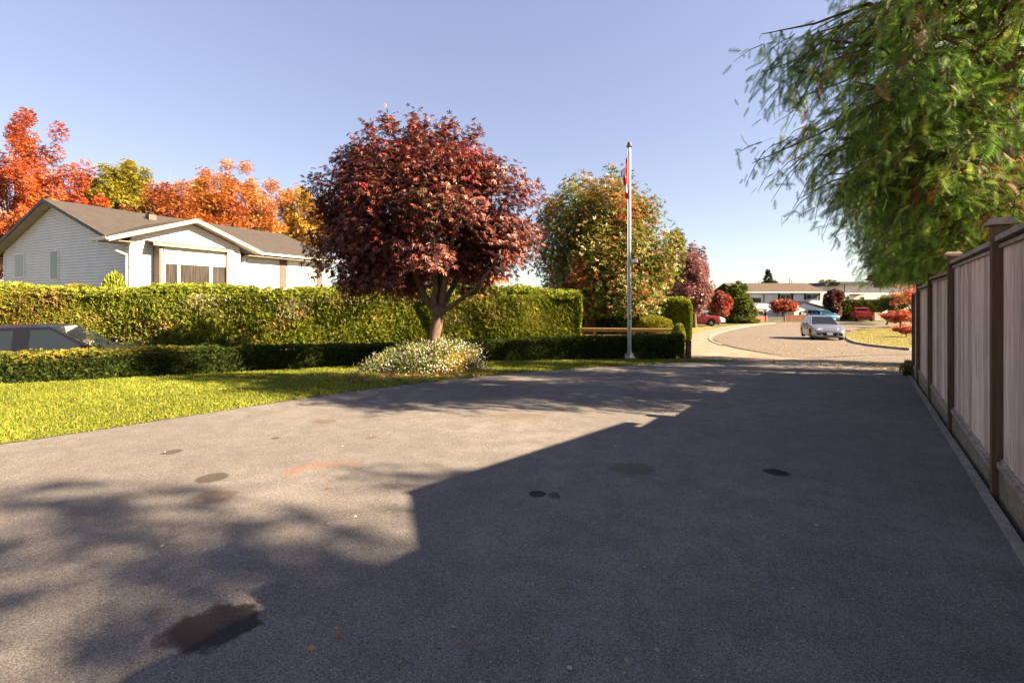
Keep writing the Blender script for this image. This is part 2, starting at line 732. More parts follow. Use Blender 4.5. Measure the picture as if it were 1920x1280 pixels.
pave_in = [gp(1448, 604.8), gp(1400, 607), gp(1372, 610), gp(1345, 613.5), gp(1318, 619), gp(1297, 626), gp(1290, 640), gp(1288, 673)]
sheet('pavement', kerb + [gp(1300, 668)] + pave_in[::-1], 0.0, M_CONC)


def kerb_strip(name, path, w, h, m):
    """a low solid kerb along a path on the ground"""
    mb = MB()
    P = [Vector((p[0], p[1], 0)) for p in path]
    vs, fs = [], []
    for i, p in enumerate(P):
        t = (P[min(i + 1, len(P) - 1)] - P[max(i - 1, 0)]).normalized()
        n = Vector((-t.y, t.x, 0))
        for o, z in ((0, -.06), (0, h), (w, h), (w, -.06)):
            q = p + n * o
            vs.append((q.x, q.y, g(q.x, q.y) + z))
    for i in range(len(P) - 1):
        for k in range(4):
            a_, b_ = i * 4 + k, i * 4 + (k + 1) % 4
            fs.append((a_, a_ + 4, b_ + 4, b_))
    fs += [(0, 1, 2, 3), tuple(range(len(vs) - 4, len(vs)))[::-1]]
    mb.add(vs, fs)
    return tag(part(name, mb, m), kind='structure')


kerb_strip('kerb', kerb[:9], .16, .035, M_KERB)
isl_front = [gp(1586, 634), gp(1592, 639), gp(1604, 643.5), gp(1630, 648), gp(1665, 652), gp(1705, 656), (24.5, 20.2), (34, 21)]
isl_back = [(44, 30), (40, 39), gp(1700, 613), gp(1650, 614.5), gp(1612, 618), gp(1592, 623), gp(1585, 629)]
M_LAWN2 = mat('dry_lawn', (.15, .145, .04), .95, .35, 1.2, spec=.05, col2=(.18, .14, .06))
sheet('verge_lawn', isl_front + isl_back, .07, M_LAWN2)
kerb_strip('kerb', [Vector(p) for p in isl_front], .16, .085, M_KERB)
sheet('verge_lawn', [gp(1345, 613.8), gp(1318, 619.5), gp(1298, 626.5), gp(1291, 640), gp(1270, 632), gp(1280, 617), gp(1330, 611.5)], .015, M_LAWN2)


def road_strip(path, w):
    mb = MB()
    P = [Vector((*gp(*q), 0)) for q in path]
    vs, fs = [], []
    for i, p in enumerate(P):
        t = (P[min(i + 1, len(P) - 1)] - P[max(i - 1, 0)]).normalized()
        n = Vector((-t.y, t.x, 0)) * w * random.uniform(.5, 1)
        for s in (-1, 1):
            q = p + n * s
            vs.append((q.x, q.y, g(q.x, q.y) - .006))
    for i in range(len(P) - 1):
        fs.append((2 * i, 2 * i + 1, 2 * i + 3, 2 * i + 2))
    tag(part('road_dark_strip', mb.add(vs, fs), M_ROADSTRIP), kind='structure')


road_strip([(1500, 671.5), (1540, 669.5), (1580, 667), (1630, 665), (1680, 664), (1720, 663.5)], .05)  # tar-filled crack
road_strip([(1345, 633), (1400, 632.2), (1440, 631.6), (1490, 631.4), (1530, 631)], .06)  # thin dark strip across the road
road_strip([(1338, 636), (1350, 643), (1380, 651), (1420, 658.5), (1465, 666)], .10)
road_strip([(1560, 614), (1600, 612.6), (1640, 611.5), (1690, 611)], .12)

# near lawn between the driveway and the hedges
lawn_back = [(-14, 5.6), (-10.3, 8.5), (-7.0, 10.45), (-3.8, 12.45), (-1.0, 13.5), (2.0, 14.0), (5.75, 14.3)]
lawn_poly = edge[:-3] + [(-7.0, 3.4), (-11, 2.0), (-15, 3.0)] + lawn_back
lawn_poly[0:0] = [gp(1378, 676.2)]
sheet('lawn', lawn_poly, .006, M_LAWN)

# grass blades on it
n = 520000
bx = rng.uniform(-13, 7, n)
by = rng.uniform(3, 14.4, n)
keep = inside(lawn_poly, bx, by) & (rng.uniform(size=n) < np.clip(6.2 / by, .35, 1)) & (np.abs(bx) < by * 1.25 + .5)
# worn, leafy ground in front of the flower bed
bare = np.exp(-(((bx + 2.3) / 1.9) ** 2 + ((by - 9.9) / .8) ** 2))
wv = Wave(2.2, seed=3)(np.stack([bx, by, bx * 0], 1))
keep &= rng.uniform(size=n) > bare * (.75 + .5 * wv)
bx, by, bare = bx[keep], by[keep], bare[keep]
n = len(bx)
bx = bx + rng.normal(size=n) * .035
by = by + rng.normal(size=n) * .035
P = np.stack([bx, by, G(bx, by) + .004], 1)
w2 = Wave(1.1, seed=5)(P)
w3 = Wave(5, seed=6)(P)
col = palette(n, [(.150, .18, .020), (.205, .22, .027), (.10, .14, .015), (.31, .25, .07)], [5, 4, 3, .9], .3)
col = col * (1 + .16 * w2[:, None] + .12 * w3[:, None])
col = col * (1 - .4 * bare[:, None]) + .4 * bare[:, None] * np.array((.2, .14, .05))
ax = rng.normal(size=(n, 3)) * .5 + np.array((0, 0, 1.0))
tv = np.array([(-.5, 0, 0), (.5, 0, 0), (0, 1, .15)])
h = rng.uniform(.022, .05, n) * (1 + .2 * w3)
wd = .0055 * (1 + by / 9)
ya = unit(ax)
xa = unit(np.cross(ya, rnd_dir(n)))
V = P[:, None, :] + np.stack([-xa * wd[:, None], xa * wd[:, None], ya * h[:, None]], 1)
T = np.arange(n * 3).reshape(-1, 3)
o = link('grass', big_mesh('grass', V.reshape(-1, 3), T, np.repeat(np.clip(col, .003, .8), 3, 0), LEAF_MATTE))
tag(o, 'short sunlit green grass beside the driveway', 'grass', kind='stuff')

# grass on the verge across the road and by the pavement
for poly, nn, cc in ((isl_front + isl_back, 40000, [(.20, .185, .045), (.155, .16, .035), (.24, .19, .06)]),):
    pa = np.array(poly)
    bx = rng.uniform(pa[:, 0].min(), pa[:, 0].max(), nn)
    by = rng.uniform(pa[:, 1].min(), pa[:, 1].max(), nn)
    k = inside(poly, bx, by)
    bx, by = bx[k], by[k]
    P = np.stack([bx, by, G(bx, by) + .07], 1)
    n = len(P)
    o = link('grass', scatter('grass', P, rng.normal(size=(n, 3)) * .5 + np.array((0, 0, 1.)), rnd_dir(n), rng.uniform(.04, .09, n), T_THIN,
                              palette(n, cc, [3, 3, 1.5], .3), LEAF_MATTE))
    tag(o, 'yellowing grass on the verge behind the silver car', 'grass', kind='stuff')


def litter(name, label, pts, size, cols, wts, dz):
    pts = np.array(pts)
    n = len(pts)
    P = np.stack([pts[:, 0], pts[:, 1], G(pts[:, 0], pts[:, 1]) + dz], 1)
    ax = rng.normal(size=(n, 3)) * np.array((1, 1, .15))
    o = link(name, scatter(name, P, ax, np.tile([[0, 0, 1.]], (n, 1)) + rng.normal(size=(n, 3)) * .3, rng.uniform(.6, 1.2, n) * size, T_LEAF,
                           palette(n, cols, wts, .3), LEAF_MATTE))
    tag(o, label, 'leaves', kind='stuff')


pts = []
while len(pts) < 300:
    q = on_ground(random.gauss(1480, 90), random.gauss(652, 12))
    if 9 < q.y < 40 and inside(road_poly + kerb, np.array([q.x]), np.array([q.y]))[0]:
        pts.append((q.x, q.y))
for _ in range(420):
    q = on_ground(random.uniform(1300, 1700), 0 + random.gauss(678, 3) + 0)
    t = (q.x - 6) / 4
    q = on_ground(random.uniform(1330, 1700), 676 + random.random() * 4)
    px = random.uniform(1330, 1702)
    q = on_ground(px, 675 + (px - 1330) * .042 + random.gauss(0, 2.2))
    pts.append((q.x, q.y))
litter('fallen_leaves', 'dry tan fallen leaves strewn over the sunlit road and gutter', pts, .075, [(.42, .27, .10), (.5, .38, .2), (.3, .15, .05), (.45, .2, .06)], [3, 2, 2, 1], -.004)
pts = [(random.gauss(-2.0, 1.3), random.gauss(10.1, .55)) for _ in range(620)]
pts += [(random.uniform(-9, 1), random.uniform(6, 12.5)) for _ in range(70)]
pts = [p for p in pts if inside(lawn_poly, np.array([p[0]]), np.array([p[1]]))[0]]
litter('fallen_leaves', 'brown and orange fallen leaves on the worn grass in front of the flower bed', pts, .085,
       [(.28, .13, .05), (.36, .20, .09), (.2, .07, .03), (.45, .32, .18)], [3, 3, 2, 1], .03)
pts = [(q.x, q.y) for q in (on_ground(random.uniform(50, 1650), 700 + 560 * random.random() ** 1.5) for _ in range(70))]
litter('fallen_leaves', 'a few tiny leaf scraps on the dark driveway asphalt', pts, .03, [(.3, .2, .12), (.42, .36, .28), (.25, .08, .03)], [3, 3, 1], .004)

# ------------------------------------------------------------------ the timber fence on the right
M_BOARD = wood('weathered_board', (.76, .58, .455), (.47, .33, .255), (9, 9, .55), .26)
M_POST = wood('dark_post', (.17, .10, .06), (.10, .058, .035), (9, 9, .5), .12, .15)
M_RAIL = wood('fence_rail', (.44, .36, .29), (.22, .17, .135), (3, 3, 6), .1, .3)
M_KICK = wood('mossy_kick_board', (.25, .21, .15), (.15, .12, .08), (3, 3, 7), .1, .55)
M_EDGE = wood('edging_timber', (.30, .265, .23), (.19, .165, .14), (3, 3, 7), .12, .3)

fr = empty('timber_fence', (F0.x, F0.y, g(F0.x, F0.y)))
tag(fr, 'tall weathered board fence with brown capped posts stepping down along the right of the driveway', 'fence')
UP = Vector((0, 0, 1))
rail_top = {-1: 1.715, 0: 1.70, 1: 1.60, 2: 1.505, 3: 1.40}      # panel after post k


def rtop(k):
    return rail_top.get(k, 1.615 - .10 * k if k < 0 else 1.4)


post_mesh = {}
KS = list(range(-4, 5))


def tpost(k):
    return k * SP if k < 4 else 3 * SP + 1.32


for k in KS:
    t = tpost(k)
    bx, by = fl(t, -.0445)
    zb = g(bx, by)
    top = (1.842 if k == 0 else rtop(k - 1) + .10) if k < 4 else rtop(3) + .03
    p0 = F0 + FE * (t - .0445) + FN * (-.089)
    mb = MB().obox((p0.x, p0.y, zb - .05), FE * .089, FN * .089, UP * (top - .045 - zb + .05))
    po = part('post', mb, M_POST, fr)
    if k < 4:
        c = F0 + FE * t + FN * (-.0445)
        zz = top - .045
        vs, w1, w2_ = [], .075, .05
        for w_, z_ in ((w1, zz), (w1, zz + .025), (w2_, zz + .05)):
            for sx, sy in ((-1, -1), (1, -1), (1, 1), (-1, 1)):
                q = c + FE * (w_ * sx) + FN * (w_ * sy)
                vs.append((q.x, q.y, z_))
        fs = [(0, 3, 2, 1), (8, 9, 10, 11)]
        for i in (0, 4):
            for j in range(4):
                fs.append((i + j, i + (j + 1) % 4, i + 4 + (j + 1) % 4, i + 4 + j))
        part('post_cap', MB().add(vs, fs), M_RAIL, po)

board_meshes = []
for i in range(5):
    mb = MB()
    th = .016 + .002 * i
    c = .006
    hw, bk = .0722, .0012 * i
    pr = [(-hw, bk), (-hw, th - c), (-hw + c, th), (hw - c, th), (hw, th - c), (hw, bk)]
    poly = [FE * x_ + FN * y_ for x_, y_ in pr]
    mb.prism(poly, (0, 0, 1))
    board_meshes.append(mb.mesh('board', M_BOARD))
for k in KS[:-1]:
    t0, t1 = tpost(k) + .045, tpost(k + 1) - .045
    zt = rtop(k)
    mx_, my_ = fl((t0 + t1) / 2)
    zg = min(g(*fl(t0)), g(*fl(t1)))
    ledge = g(mx_, my_) + .215
    nb = max(2, round((t1 - t0) / .1435))
    pitch = (t1 - t0) / nb
    for i in range(nb):
        c = F0 + FE * (t0 + pitch * (i + .5)) + FN * (-.073)
        o = bpy.data.objects.new('board', board_meshes[random.randrange(5)])
        COL.objects.link(o)
        o.parent = fr
        o.matrix_parent_inverse = Matrix.Translation(-Vector(fr.location))
        o.location = (c.x, c.y, ledge - .03)
        o.scale = (pitch / .1435, pitch / .1435, zt - .05 - ledge + .03)
        o.scale = (1, 1, zt - .05 - ledge + .03)
    A = F0 + FE * t0

    def bar(name, off, depth, z0, hgt, m):
        p = A + FN * (off - depth)
        part(name, MB().obox((p.x, p.y, z0), FE * (t1 - t0), FN * depth, UP * hgt), m, fr)
    bar('cap_rail', -.012, .105, zt - .036, .036, M_RAIL)
    bar('trim_strip', -.034, .022, zt - .084, .026, M_RAIL)
    bar('backing_rail', -.0745, .03, zt - .12, .08, M_POST)
    bar('ledge_rail', -.022, .052, ledge - .038, .038, M_RAIL)
    bar('ledge_strip', -.04, .016, ledge + .001, .02, M_RAIL)
    bar('kick_board', -.034, .038, zg - .12, ledge - .040 - zg + .12, M_KICK)

ed = empty('driveway_edging', (*fl(0, .02), g(*fl(0))))
tag(ed, 'narrow grey timber edging strip along the foot of the right fence', 'edging')
cuts = [-9.6, -7.3, -4.87, -2.44, .0, 1.9, 3.4, 5.2, 7.0, 9.0]
for i in range(len(cuts) - 1):
    a_, b_ = cuts[i] + .004, cuts[i + 1] - .004
    p = F0 + FE * a_ + FN * (.004 + .004 * (i % 2))
    q = F0 + FE * b_ + FN * (.004 + .004 * (i % 2))
    z0, z1 = g(p.x, p.y), g(q.x, q.y)
    v = [(p.x, p.y, z0 - .05), (q.x, q.y, z1 - .05), (q.x, q.y, z1 + .022), (p.x, p.y, z0 + .022)]
    poly = [Vector(x_) for x_ in v]
    part('board', MB().prism(poly, FN * .052), M_EDGE, ed)
# ------------------------------------------------------------------ the white house on the left
M_SIDING = mat('white_siding', (.64, .62, .61), .55, .06, 1.5, spec=.3)
M_TRIMW = mat('white_trim', (.78, .76, .73), .5, .05, 2, spec=.3)
M_TAN = mat('tan_trim', (.31, .245, .185), .6, .12, 4, spec=.3)
M_PINK = mat('pinkish_trim', (.125, .088, .072), .6, .1, 4, spec=.2)
M_DARKT = mat('dark_drip_edge', (.05, .04, .04), .6, .5, 6, spec=.2, col2=(.13, .10, .09))
M_SOFFIT = mat('soffit_boards', (.34, .29, .26), .8, .15, 3, spec=.1)
M_SHUTTER = mat('taupe_shutter', (.12, .088, .08), .6, .1, 8, spec=.2)
M_GLASS = glass('window_glass', (.035, .033, .032))
M_BLIND = mat('white_blind', (.80, .78, .72), .6, .05, 3, spec=.2)
M_CURTAIN = mat('curtained_glass', (.05, .045, .04), .05, .6, 2, (14, 14, .5), spec=.4)
M_BLACK = mat('black_paint', (.015, .015, .017), .4, .2, spec=.4)
M_LAPSHADE = mat('lap_shadow_backing', (.20, .19, .19), .9, .1, spec=.05)  # dark backing bared between siding boards imitates shadow lines under the laps
HU = Vector((.412, .911, 0)).normalized()
HV = Vector((-HU.y, HU.x, 0))
H0 = Vector((-16.2, 19.0, 0))
M_ROOF = shingles('brown_shingles', (.078, .068, .061), (.058, .05, .046), tuple(HU))
ZB = -1.6


def hp(t, s, z):
    p = H0 + HU * t + HV * s
    return Vector((p.x, p.y, z))


def hsolve_t(px, s):
    """distance along the front wall plane at depth s seen at a pixel column"""
    k = (px - CX) / FX
    p = H0 + HV * s
    return (k * p.y - p.x) / (HU.x - k * HU.y)


def hsolve_s(px, t):
    k = (px - CX) / FX
    p = H0 + HU * t
    return (k * p.y - p.x) / (HV.x - k * HV.y)


def zpx(py, p):
    return EYE + (HY - py) / FX * p.y


hr = empty('house', (H0.x, H0.y, g(H0.x, H0.y)))
tag(hr, 'white single-storey house with brown shingle gable roofs behind the tall hedge', 'house')


def zu(s):
    return 5.86 - .375 * abs(s - 6.5)


left_poly = [(0, ZB), (12, ZB), (12, zu(12)), (6.5, zu(6.5)), (1.3, zu(1.3)), (0, 3.92)]
mb = MB()
mb.prism([hp(.03, s + (.03 if s == 0 else 0), z) for s, z in left_poly], HU * 4.77)
part('projecting_wall', mb, M_LAPSHADE, hr)
mb = MB()
mb.prism([hp(4.82, s, z) for s, z in [(1.33, ZB), (12, ZB), (12, zu(12)), (6.5, zu(6.5)), (1.33, zu(1.33))]], HU * 7.35)
part('main_wall', mb, M_LAPSHADE, hr)


def siding(poly, f, out, lap=.135):
    """lapped boards over a convex wall outline; poly of (a, z), f(a, z) a point, out the outward normal"""
    mb = MB()
    z0, z1 = min(p[1] for p in poly), max(p[1] for p in poly)

    def span(z):
        xs_ = []
        n = len(poly)
        for i in range(n):
            (a0, y0), (a1, y1) = poly[i], poly[(i + 1) % n]
            if abs(y1 - y0) > 1e-9 and min(y0, y1) - 1e-6 <= z <= max(y0, y1) + 1e-6:
                xs_.append(a0 + (a1 - a0) * (z - y0) / (y1 - y0))
        return (min(xs_), max(xs_)) if len(xs_) > 1 else None
    z = z0
    while z < z1 - .02:
        zt = min(z + lap, z1 - .004)
        s0, s1 = span(z + .001), span(zt)
        if s0 and s1:
            o1 = Vector(out) * .022
            o0 = Vector(out) * .010
            zt -= .013
            s1 = span(zt) or s1
            a_, b_ = f(s0[0], z), f(s0[1], z)
            c, d = f(s1[1], zt), f(s1[0], zt)
            mb.add([a_ + o1, b_ + o1, c + o0, d + o0, a_, b_], [(0, 1, 2, 3), (4, 5, 1, 0)])
        z += lap
    return mb


part('siding', siding(left_poly, lambda s, z: hp(.028, s, z), -HU), M_SIDING, hr, kind='stuff')
front_poly = [(.06, ZB), (4.80, ZB), (4.80, 3.95), (2.41, 4.83), (.06, 3.95)]
mb = MB()
mb.prism([hp(t, .031, z) for t, z in front_poly], HV * .4)
part('gable_wall', mb, M_LAPSHADE, hr)
part('siding', siding(front_poly, lambda t, z: hp(t, .029, z), -HV), M_SIDING, hr, kind='stuff')
part('siding', siding([(4.86, ZB), (12.14, ZB), (12.14, 3.62), (4.86, 3.62)], lambda t, z: hp(t, 1.328, z), -HV), M_SIDING, hr, kind='stuff')
for t_, s_ in ((0, 0), (4.77, 0), (12.13, 1.29), (0, 11.97)):
    p = hp(t_ - .022, s_ - .022, ZB)
    part('corner_trim', MB().obox(p, HU * .075, HV * .075, UP * (5.35 if s_ < 1 else 5.3)), M_TRIMW, hr)

# roofs: slabs of real thickness
def slab(poly, th, m, name='roof'):
    pts = [hp(*q) for q in poly]
    n = (pts[1] - pts[0]).cross(pts[2] - pts[0]).normalized()
    if n.z < 0:
        n = -n
    mb = MB().prism([q - n * th for q in pts], n * th)
    return part(name, mb, m, hr)


def zr(s):
    return 6.04 - .375 * abs(s - 6.5)


front = slab([(-.42, .66, zr(.66)), (12.6, .66, zr(.66)), (12.6, 6.5, 6.04), (-.42, 6.5, 6.04)], .10, M_ROOF)
slab([(-.42, 6.5, 6.04), (12.6, 6.5, 6.04), (12.6, 12.6, zr(12.6)), (-.42, 12.6, zr(12.6))], .10, M_ROOF)
slab([(-.93, -.5, 3.77), (2.41, -.5, 5.02), (2.41, 3.95, 5.02), (-.93, .62, 3.77)], .09, M_ROOF)
slab([(5.75, -.5, 3.77), (2.41, -.5, 5.02), (2.41, 3.95, 5.02), (5.75, .62, 3.77)], .09, M_ROOF)
mb = MB().box(hp(3.4, 5.2, 5.66), (.35, .35, .3), rz=math.radians(65))
part('roof_vent', mb, M_PINK, hr)


def board_along(name, a_, b_, drop, depth, m, n_out):
    """a fascia board hanging under the line a-b"""
    a_, b_ = Vector(a_), Vector(b_)
    mb = MB().prism([a_, b_, b_ - UP * drop, a_ - UP * drop], Vector(n_out) * depth)
    return part(name, mb, m, hr)


# small gable: tan rake boards and soffit
board_along('rake_board', hp(-.96, -.503, 3.77), hp(2.41, -.503, 5.025), .19, .028, M_TAN, -HV)
board_along('rake_board', hp(5.78, -.503, 3.77), hp(2.41, -.503, 5.025), .19, .028, M_TAN, -HV)
slab([(-.93, -.47, 3.655), (2.41, -.47, 4.905), (2.41, .02, 4.905), (-.93, .02, 3.655)], .02, M_SOFFIT, 'soffit')
slab([(5.75, -.47, 3.655), (2.41, -.47, 4.905), (2.41, .02, 4.905), (5.75, .02, 3.655)], .02, M_SOFFIT, 'soffit')
# main gable: dark drip edge on the rakes, soffit, gutters
board_along('rake_board', hp(-.424, .66, zr(.66) + .012), hp(-.424, 6.5, 6.05), .17, .03, M_DARKT, -HU)
board_along('rake_board', hp(-.424, 12.6, zr(12.6) + .012), hp(-.424, 6.5, 6.05), .17, .03, M_DARKT, -HU)
slab([(-.40, 12.55, zr(12.55) - .125), (-.40, 6.5, 5.905), (.02, 6.5, 5.905), (.02, 12.55, zr(12.55) - .125)], .02, M_SOFFIT, 'soffit')
slab([(-.40, .7, zr(.7) - .125), (-.40, 6.5, 5.905), (.02, 6.5, 5.905), (.02, .7, zr(.7) - .125)], .02, M_SOFFIT, 'soffit')
mb = MB().obox(hp(5.8, .70, 3.64), HU * 6.75, HV * .62, UP * .02)
part('soffit', mb, M_SOFFIT, hr)
mb = MB().obox(hp(-.92, -.4, 3.64), HU * .95, HV * 1.3, UP * .02)
part('soffit', mb, M_SOFFIT, hr)


def gutter(a_, b_, n_out):
    a_, b_, n_out = Vector(a_), Vector(b_), Vector(n_out)
    pr = [(0, 0), (.0, -.11), (.07, -.11), (.11, -.03), (.11, 0), (.10, 0), (.06, -.095), (.012, -.095), (.012, 0)]
    mb = MB().prism([a_ + n_out * x + UP * y for x, y in pr], b_ - a_)
    return part('gutter', mb, M_TRIMW, hr)


gutter(hp(5.82, .655, 3.86), hp(12.6, .655, 3.86), -HV)
gutter(hp(-.935, -.48, 3.76), hp(-.935, .95, 3.76), -HU)
mb = MB().tube([hp(-.98, .35, 3.66), hp(-.93, .33, 3.52), hp(-.55, .22, 3.36), hp(-.07, .12, 3.14), hp(-.06, .12, 2.95), hp(-.06, .12, ZB + .3)], .04, 8)
part('downspout', mb, M_TRIMW, hr, smooth=True)


def hbox(name, t0, t1, s0, s1, z0, z1, m, parent=None):
    return part(name, MB().obox(hp(t0, s0, z0), HU * (t1 - t0), HV * (s1 - s0), UP * (z1 - z0)), m, parent or hr)


# windows in the shaded gable wall
def side_window(p0, p1, y0, y1, split=None):
    s1, s0 = hsolve_s(p0, 0), hsolve_s(p1, 0)
    zc = hp(0, (s0 + s1) / 2, 0)
    zt, zb = zpx(y0, zc), zpx(y1, zc)
    f = part('window', MB().obox(hp(-.035, s0, zb), HV * (s1 - s0), HU * .06, UP * (zt - zb)), M_TRIMW, hr)
    e_ = .05
    cuts = [s0 + e_, s1 - e_] if split is None else [s0 + e_, s0 + (s1 - s0) * split - .02, s0 + (s1 - s0) * split + .02, s1 - e_]
    for i in range(0, len(cuts), 2):
        part('pane', MB().obox(hp(-.041, cuts[i], zb + e_), HV * (cuts[i + 1] - cuts[i]), HU * .008, UP * (zt - zb - 2 * e_)), M_GLASS, f)


side_window(28, 46, 475, 521, .5)
side_window(95, 110, 469, 525)
# the box bay
B0, B1 = hsolve_t(299, -.45), hsolve_t(426, -.45)
pc = hp((B0 + B1) / 2, -.45, 0)
zb_sill, zb_head = zpx(540, pc), zpx(468, pc)
hbox('bay_wall', B0, B1, -.45, .02, ZB, zb_sill - .03, M_SIDING)
hbox('window_sill', B0 - .03, B1 + .03, -.49, .02, zb_sill - .03, zb_sill + .03, M_TRIMW)
hbox('bay_cheek', B0 - .012, B0 + .05, -.46, .02, zb_sill + .03, zb_head + .06, M_PINK)
hbox('bay_cheek', B1 - .05, B1 + .012, -.46, .02, zb_sill + .03, zb_head + .06, M_PINK)
hbox('bay_post', B0 + .052, B0 + .13, -.465, -.40, zb_sill + .03, zb_head + .06, M_TAN)
bw = hbox('window', B0 + .13, B1 - .052, -.36, -.33, zb_sill + .03, zb_head + .06, M_TRIMW)
edges_px = [(309, 332), (337, 393), (398, 423)]
zmid = zpx(497, pc)
for i, (p0, p1) in enumerate(edges_px):
    ta, tb = hsolve_t(p0, -.4), hsolve_t(p1, -.4)
    part('pane', MB().obox(hp(ta, -.378, zb_sill + .06), HU * (tb - ta), HV * .012, UP * (zmid - zb_sill - .07)), M_CURTAIN, bw)
    part('blind', MB().obox(hp(ta, -.384, zmid), HU * (tb - ta), HV * .018, UP * (zb_head - zmid - .03)), M_BLIND, bw)
    for q in (ta - .035, tb):
        part('mullion', MB().obox(hp(q, -.43, zb_sill + .031), HU * .034, HV * .06, UP * (zb_head - zb_sill - .01)), M_TRIMW, bw)
a0, a1 = hsolve_t(288, -.62), hsolve_t(437, -.62)
pts = [hp(a0, .03, zb_head + .24), hp(a1, .03, zb_head + .24), hp(a1, -.60, zb_head + .10), hp(a0, -.60, zb_head + .10)]
part('awning', MB().prism(pts, UP * .035), M_PINK, hr)
part('awning_fascia', MB().prism([pts[3] - HV * .002 - UP * .09, pts[2] - HV * .002 - UP * .09, pts[2] - HV * .002 + UP * .02, pts[3] - HV * .002 + UP * .02], -HV * .03), M_TAN, hr)
# the recessed right half
def front_window(p0, p1, y0, y1, n, s, fill):
    t0, t1 = hsolve_t(p0, s), hsolve_t(p1, s)
    c = hp((t0 + t1) / 2, s, 0)
    zt, zb = zpx(y0, c), zpx(y1, c)
    f = hbox('window', t0, t1, s - .03, s + .03, zb, zt, M_TRIMW)
    w = (t1 - t0) / n
    for i in range(n):
        part('pane', MB().obox(hp(t0 + w * i + .05, s - .04, zb + .05), HU * (w - .08), HV * .012, UP * (zt - zb - .1)), M_GLASS, f)
        part('blind', MB().obox(hp(t0 + w * i + .05, s - .046, zb + .05), HU * (w - .08) * fill, HV * .012, UP * (zt - zb - .1)), M_BLIND, f)
    return zb, zt


front_window(454, 463.5, 482, 529, 1, 1.3, .72)
zb_, zt_ = front_window(538.5, 592, 487, 537, 2, 1.3, .9)
for p0, p1 in ((524.5, 537), (593.5, 604)):
    t0, t1 = hsolve_t(p0, 1.29), hsolve_t(p1, 1.29)
    sh = hbox('shutter', t0, t1, 1.26, 1.30, zb_ - .08, zt_ + .06, M_SHUTTER)
    for k in range(12):
        z_ = zb_ - .02 + k * (zt_ - zb_) / 12
        part('louvre', MB().obox(hp(t0 + .05, 1.245, z_), HU * (t1 - t0 - .1), HV * .016, UP * .06), M_SHUTTER, sh)
pl = hp(hsolve_t(614, 1.28), 1.28, 0)
hbox('wall_lamp', hsolve_t(612, 1.2), hsolve_t(617, 1.2), 1.2, 1.3, zpx(511, pl), zpx(505, pl), M_BLACK)

# garage roof of the next house, seen over the hedge through the maple
c = at(640, 540, 44)
gr = empty('garage', (c.x + 5, 44, g(c.x + 5, 44)))
tag(gr, 'low pale garage with a grey-brown roof glimpsed between the house and the maple trunk', 'garage')
z0 = g(c.x, 44)
part('wall', MB().obox((c.x, 43, z0), (13.5, 2.5, 0), (-2, 8, 0), (0, 0, at(0, 546, 44).z - z0)), M_SIDING, gr)
zt = at(0, 546, 44).z
A, Bv = Vector((c.x - .3, 42.7, zt)), Vector((14.2, 2.6, 0))
part('roof', MB().prism([A, A + Bv, A + Bv + Vector((-.8, 3.4, 1.05)), A + Vector((-.8, 3.4, 1.05))], (0, 0, .12)), M_ROOF, gr)

# ------------------------------------------------------------------ houses across the road
M_FARW = mat('far_white_wall', (.66, .66, .68), .7, .05, .5, spec=.2)
M_FARW2 = mat('pale_stucco', (.66, .62, .58), .8, .06, .5, spec=.1)
M_FROOF = shingles('far_shingles', (.115, .084, .068), (.09, .066, .054), (1, 0, 0), .2)
M_FLAT = mat('dark_roof_band', (.045, .047, .055), .6, .2, .5, spec=.3)
M_BLUE_SH = mat('navy_shutter', (.02, .022, .035), .6, .1, spec=.3)


def house_box(root, name, px0, px1, yt, yb, Yf, depth, m, skew=0.0):
    a_, b_ = at(px0, yb, Yf), at(px1, yb, Yf)
    zt = at(0, yt, Yf).z
    zb = min(g(a_.x, Yf), a_.z) - .3
    return part(name, MB().obox((a_.x, Yf, zb), (b_.x - a_.x, 0, 0), (skew, depth, 0), (0, 0, zt - zb)), m, root)


def far_window(root, px0, px1, y0, y1, Yf, panes=1, shutters=False, dark=True, blind=0.0):
    a_, b_ = at(px0, y1, Yf), at(px1, y0, Yf)
    f = part('window', MB().obox((a_.x, Yf - .05, a_.z), (b_.x - a_.x, 0, 0), (0, .08, 0), (0, 0, b_.z - a_.z)), M_TRIMW, root)
    w = (b_.x - a_.x) / panes
    e_ = .07
    for i in range(panes):
        part('pane', MB().obox((a_.x + w * i + e_ * .6, Yf - .07, a_.z + e_), (w - e_ * 1.2, 0, 0), (0, .02, 0), (0, 0, (b_.z - a_.z - 2 * e_))), M_GLASS if dark else M_BLIND, f)
        if blind:
            hgt = (b_.z - a_.z - 2 * e_) * blind
            part('blind', MB().obox((a_.x + w * i + e_ * .6, Yf - .08, b_.z - e_ - hgt), (w - e_ * 1.2, 0, 0), (0, .02, 0), (0, 0, hgt)), M_BLIND, f)
    if shutters:
        for s in (-1, 1):
            x = a_.x - .42 if s < 0 else b_.x + .06
            part('shutter', MB().obox((x, Yf - .05, a_.z - .05), (.36, 0, 0), (0, .045, 0), (0, 0, b_.z - a_.z + .1)), M_BLUE_SH, root)


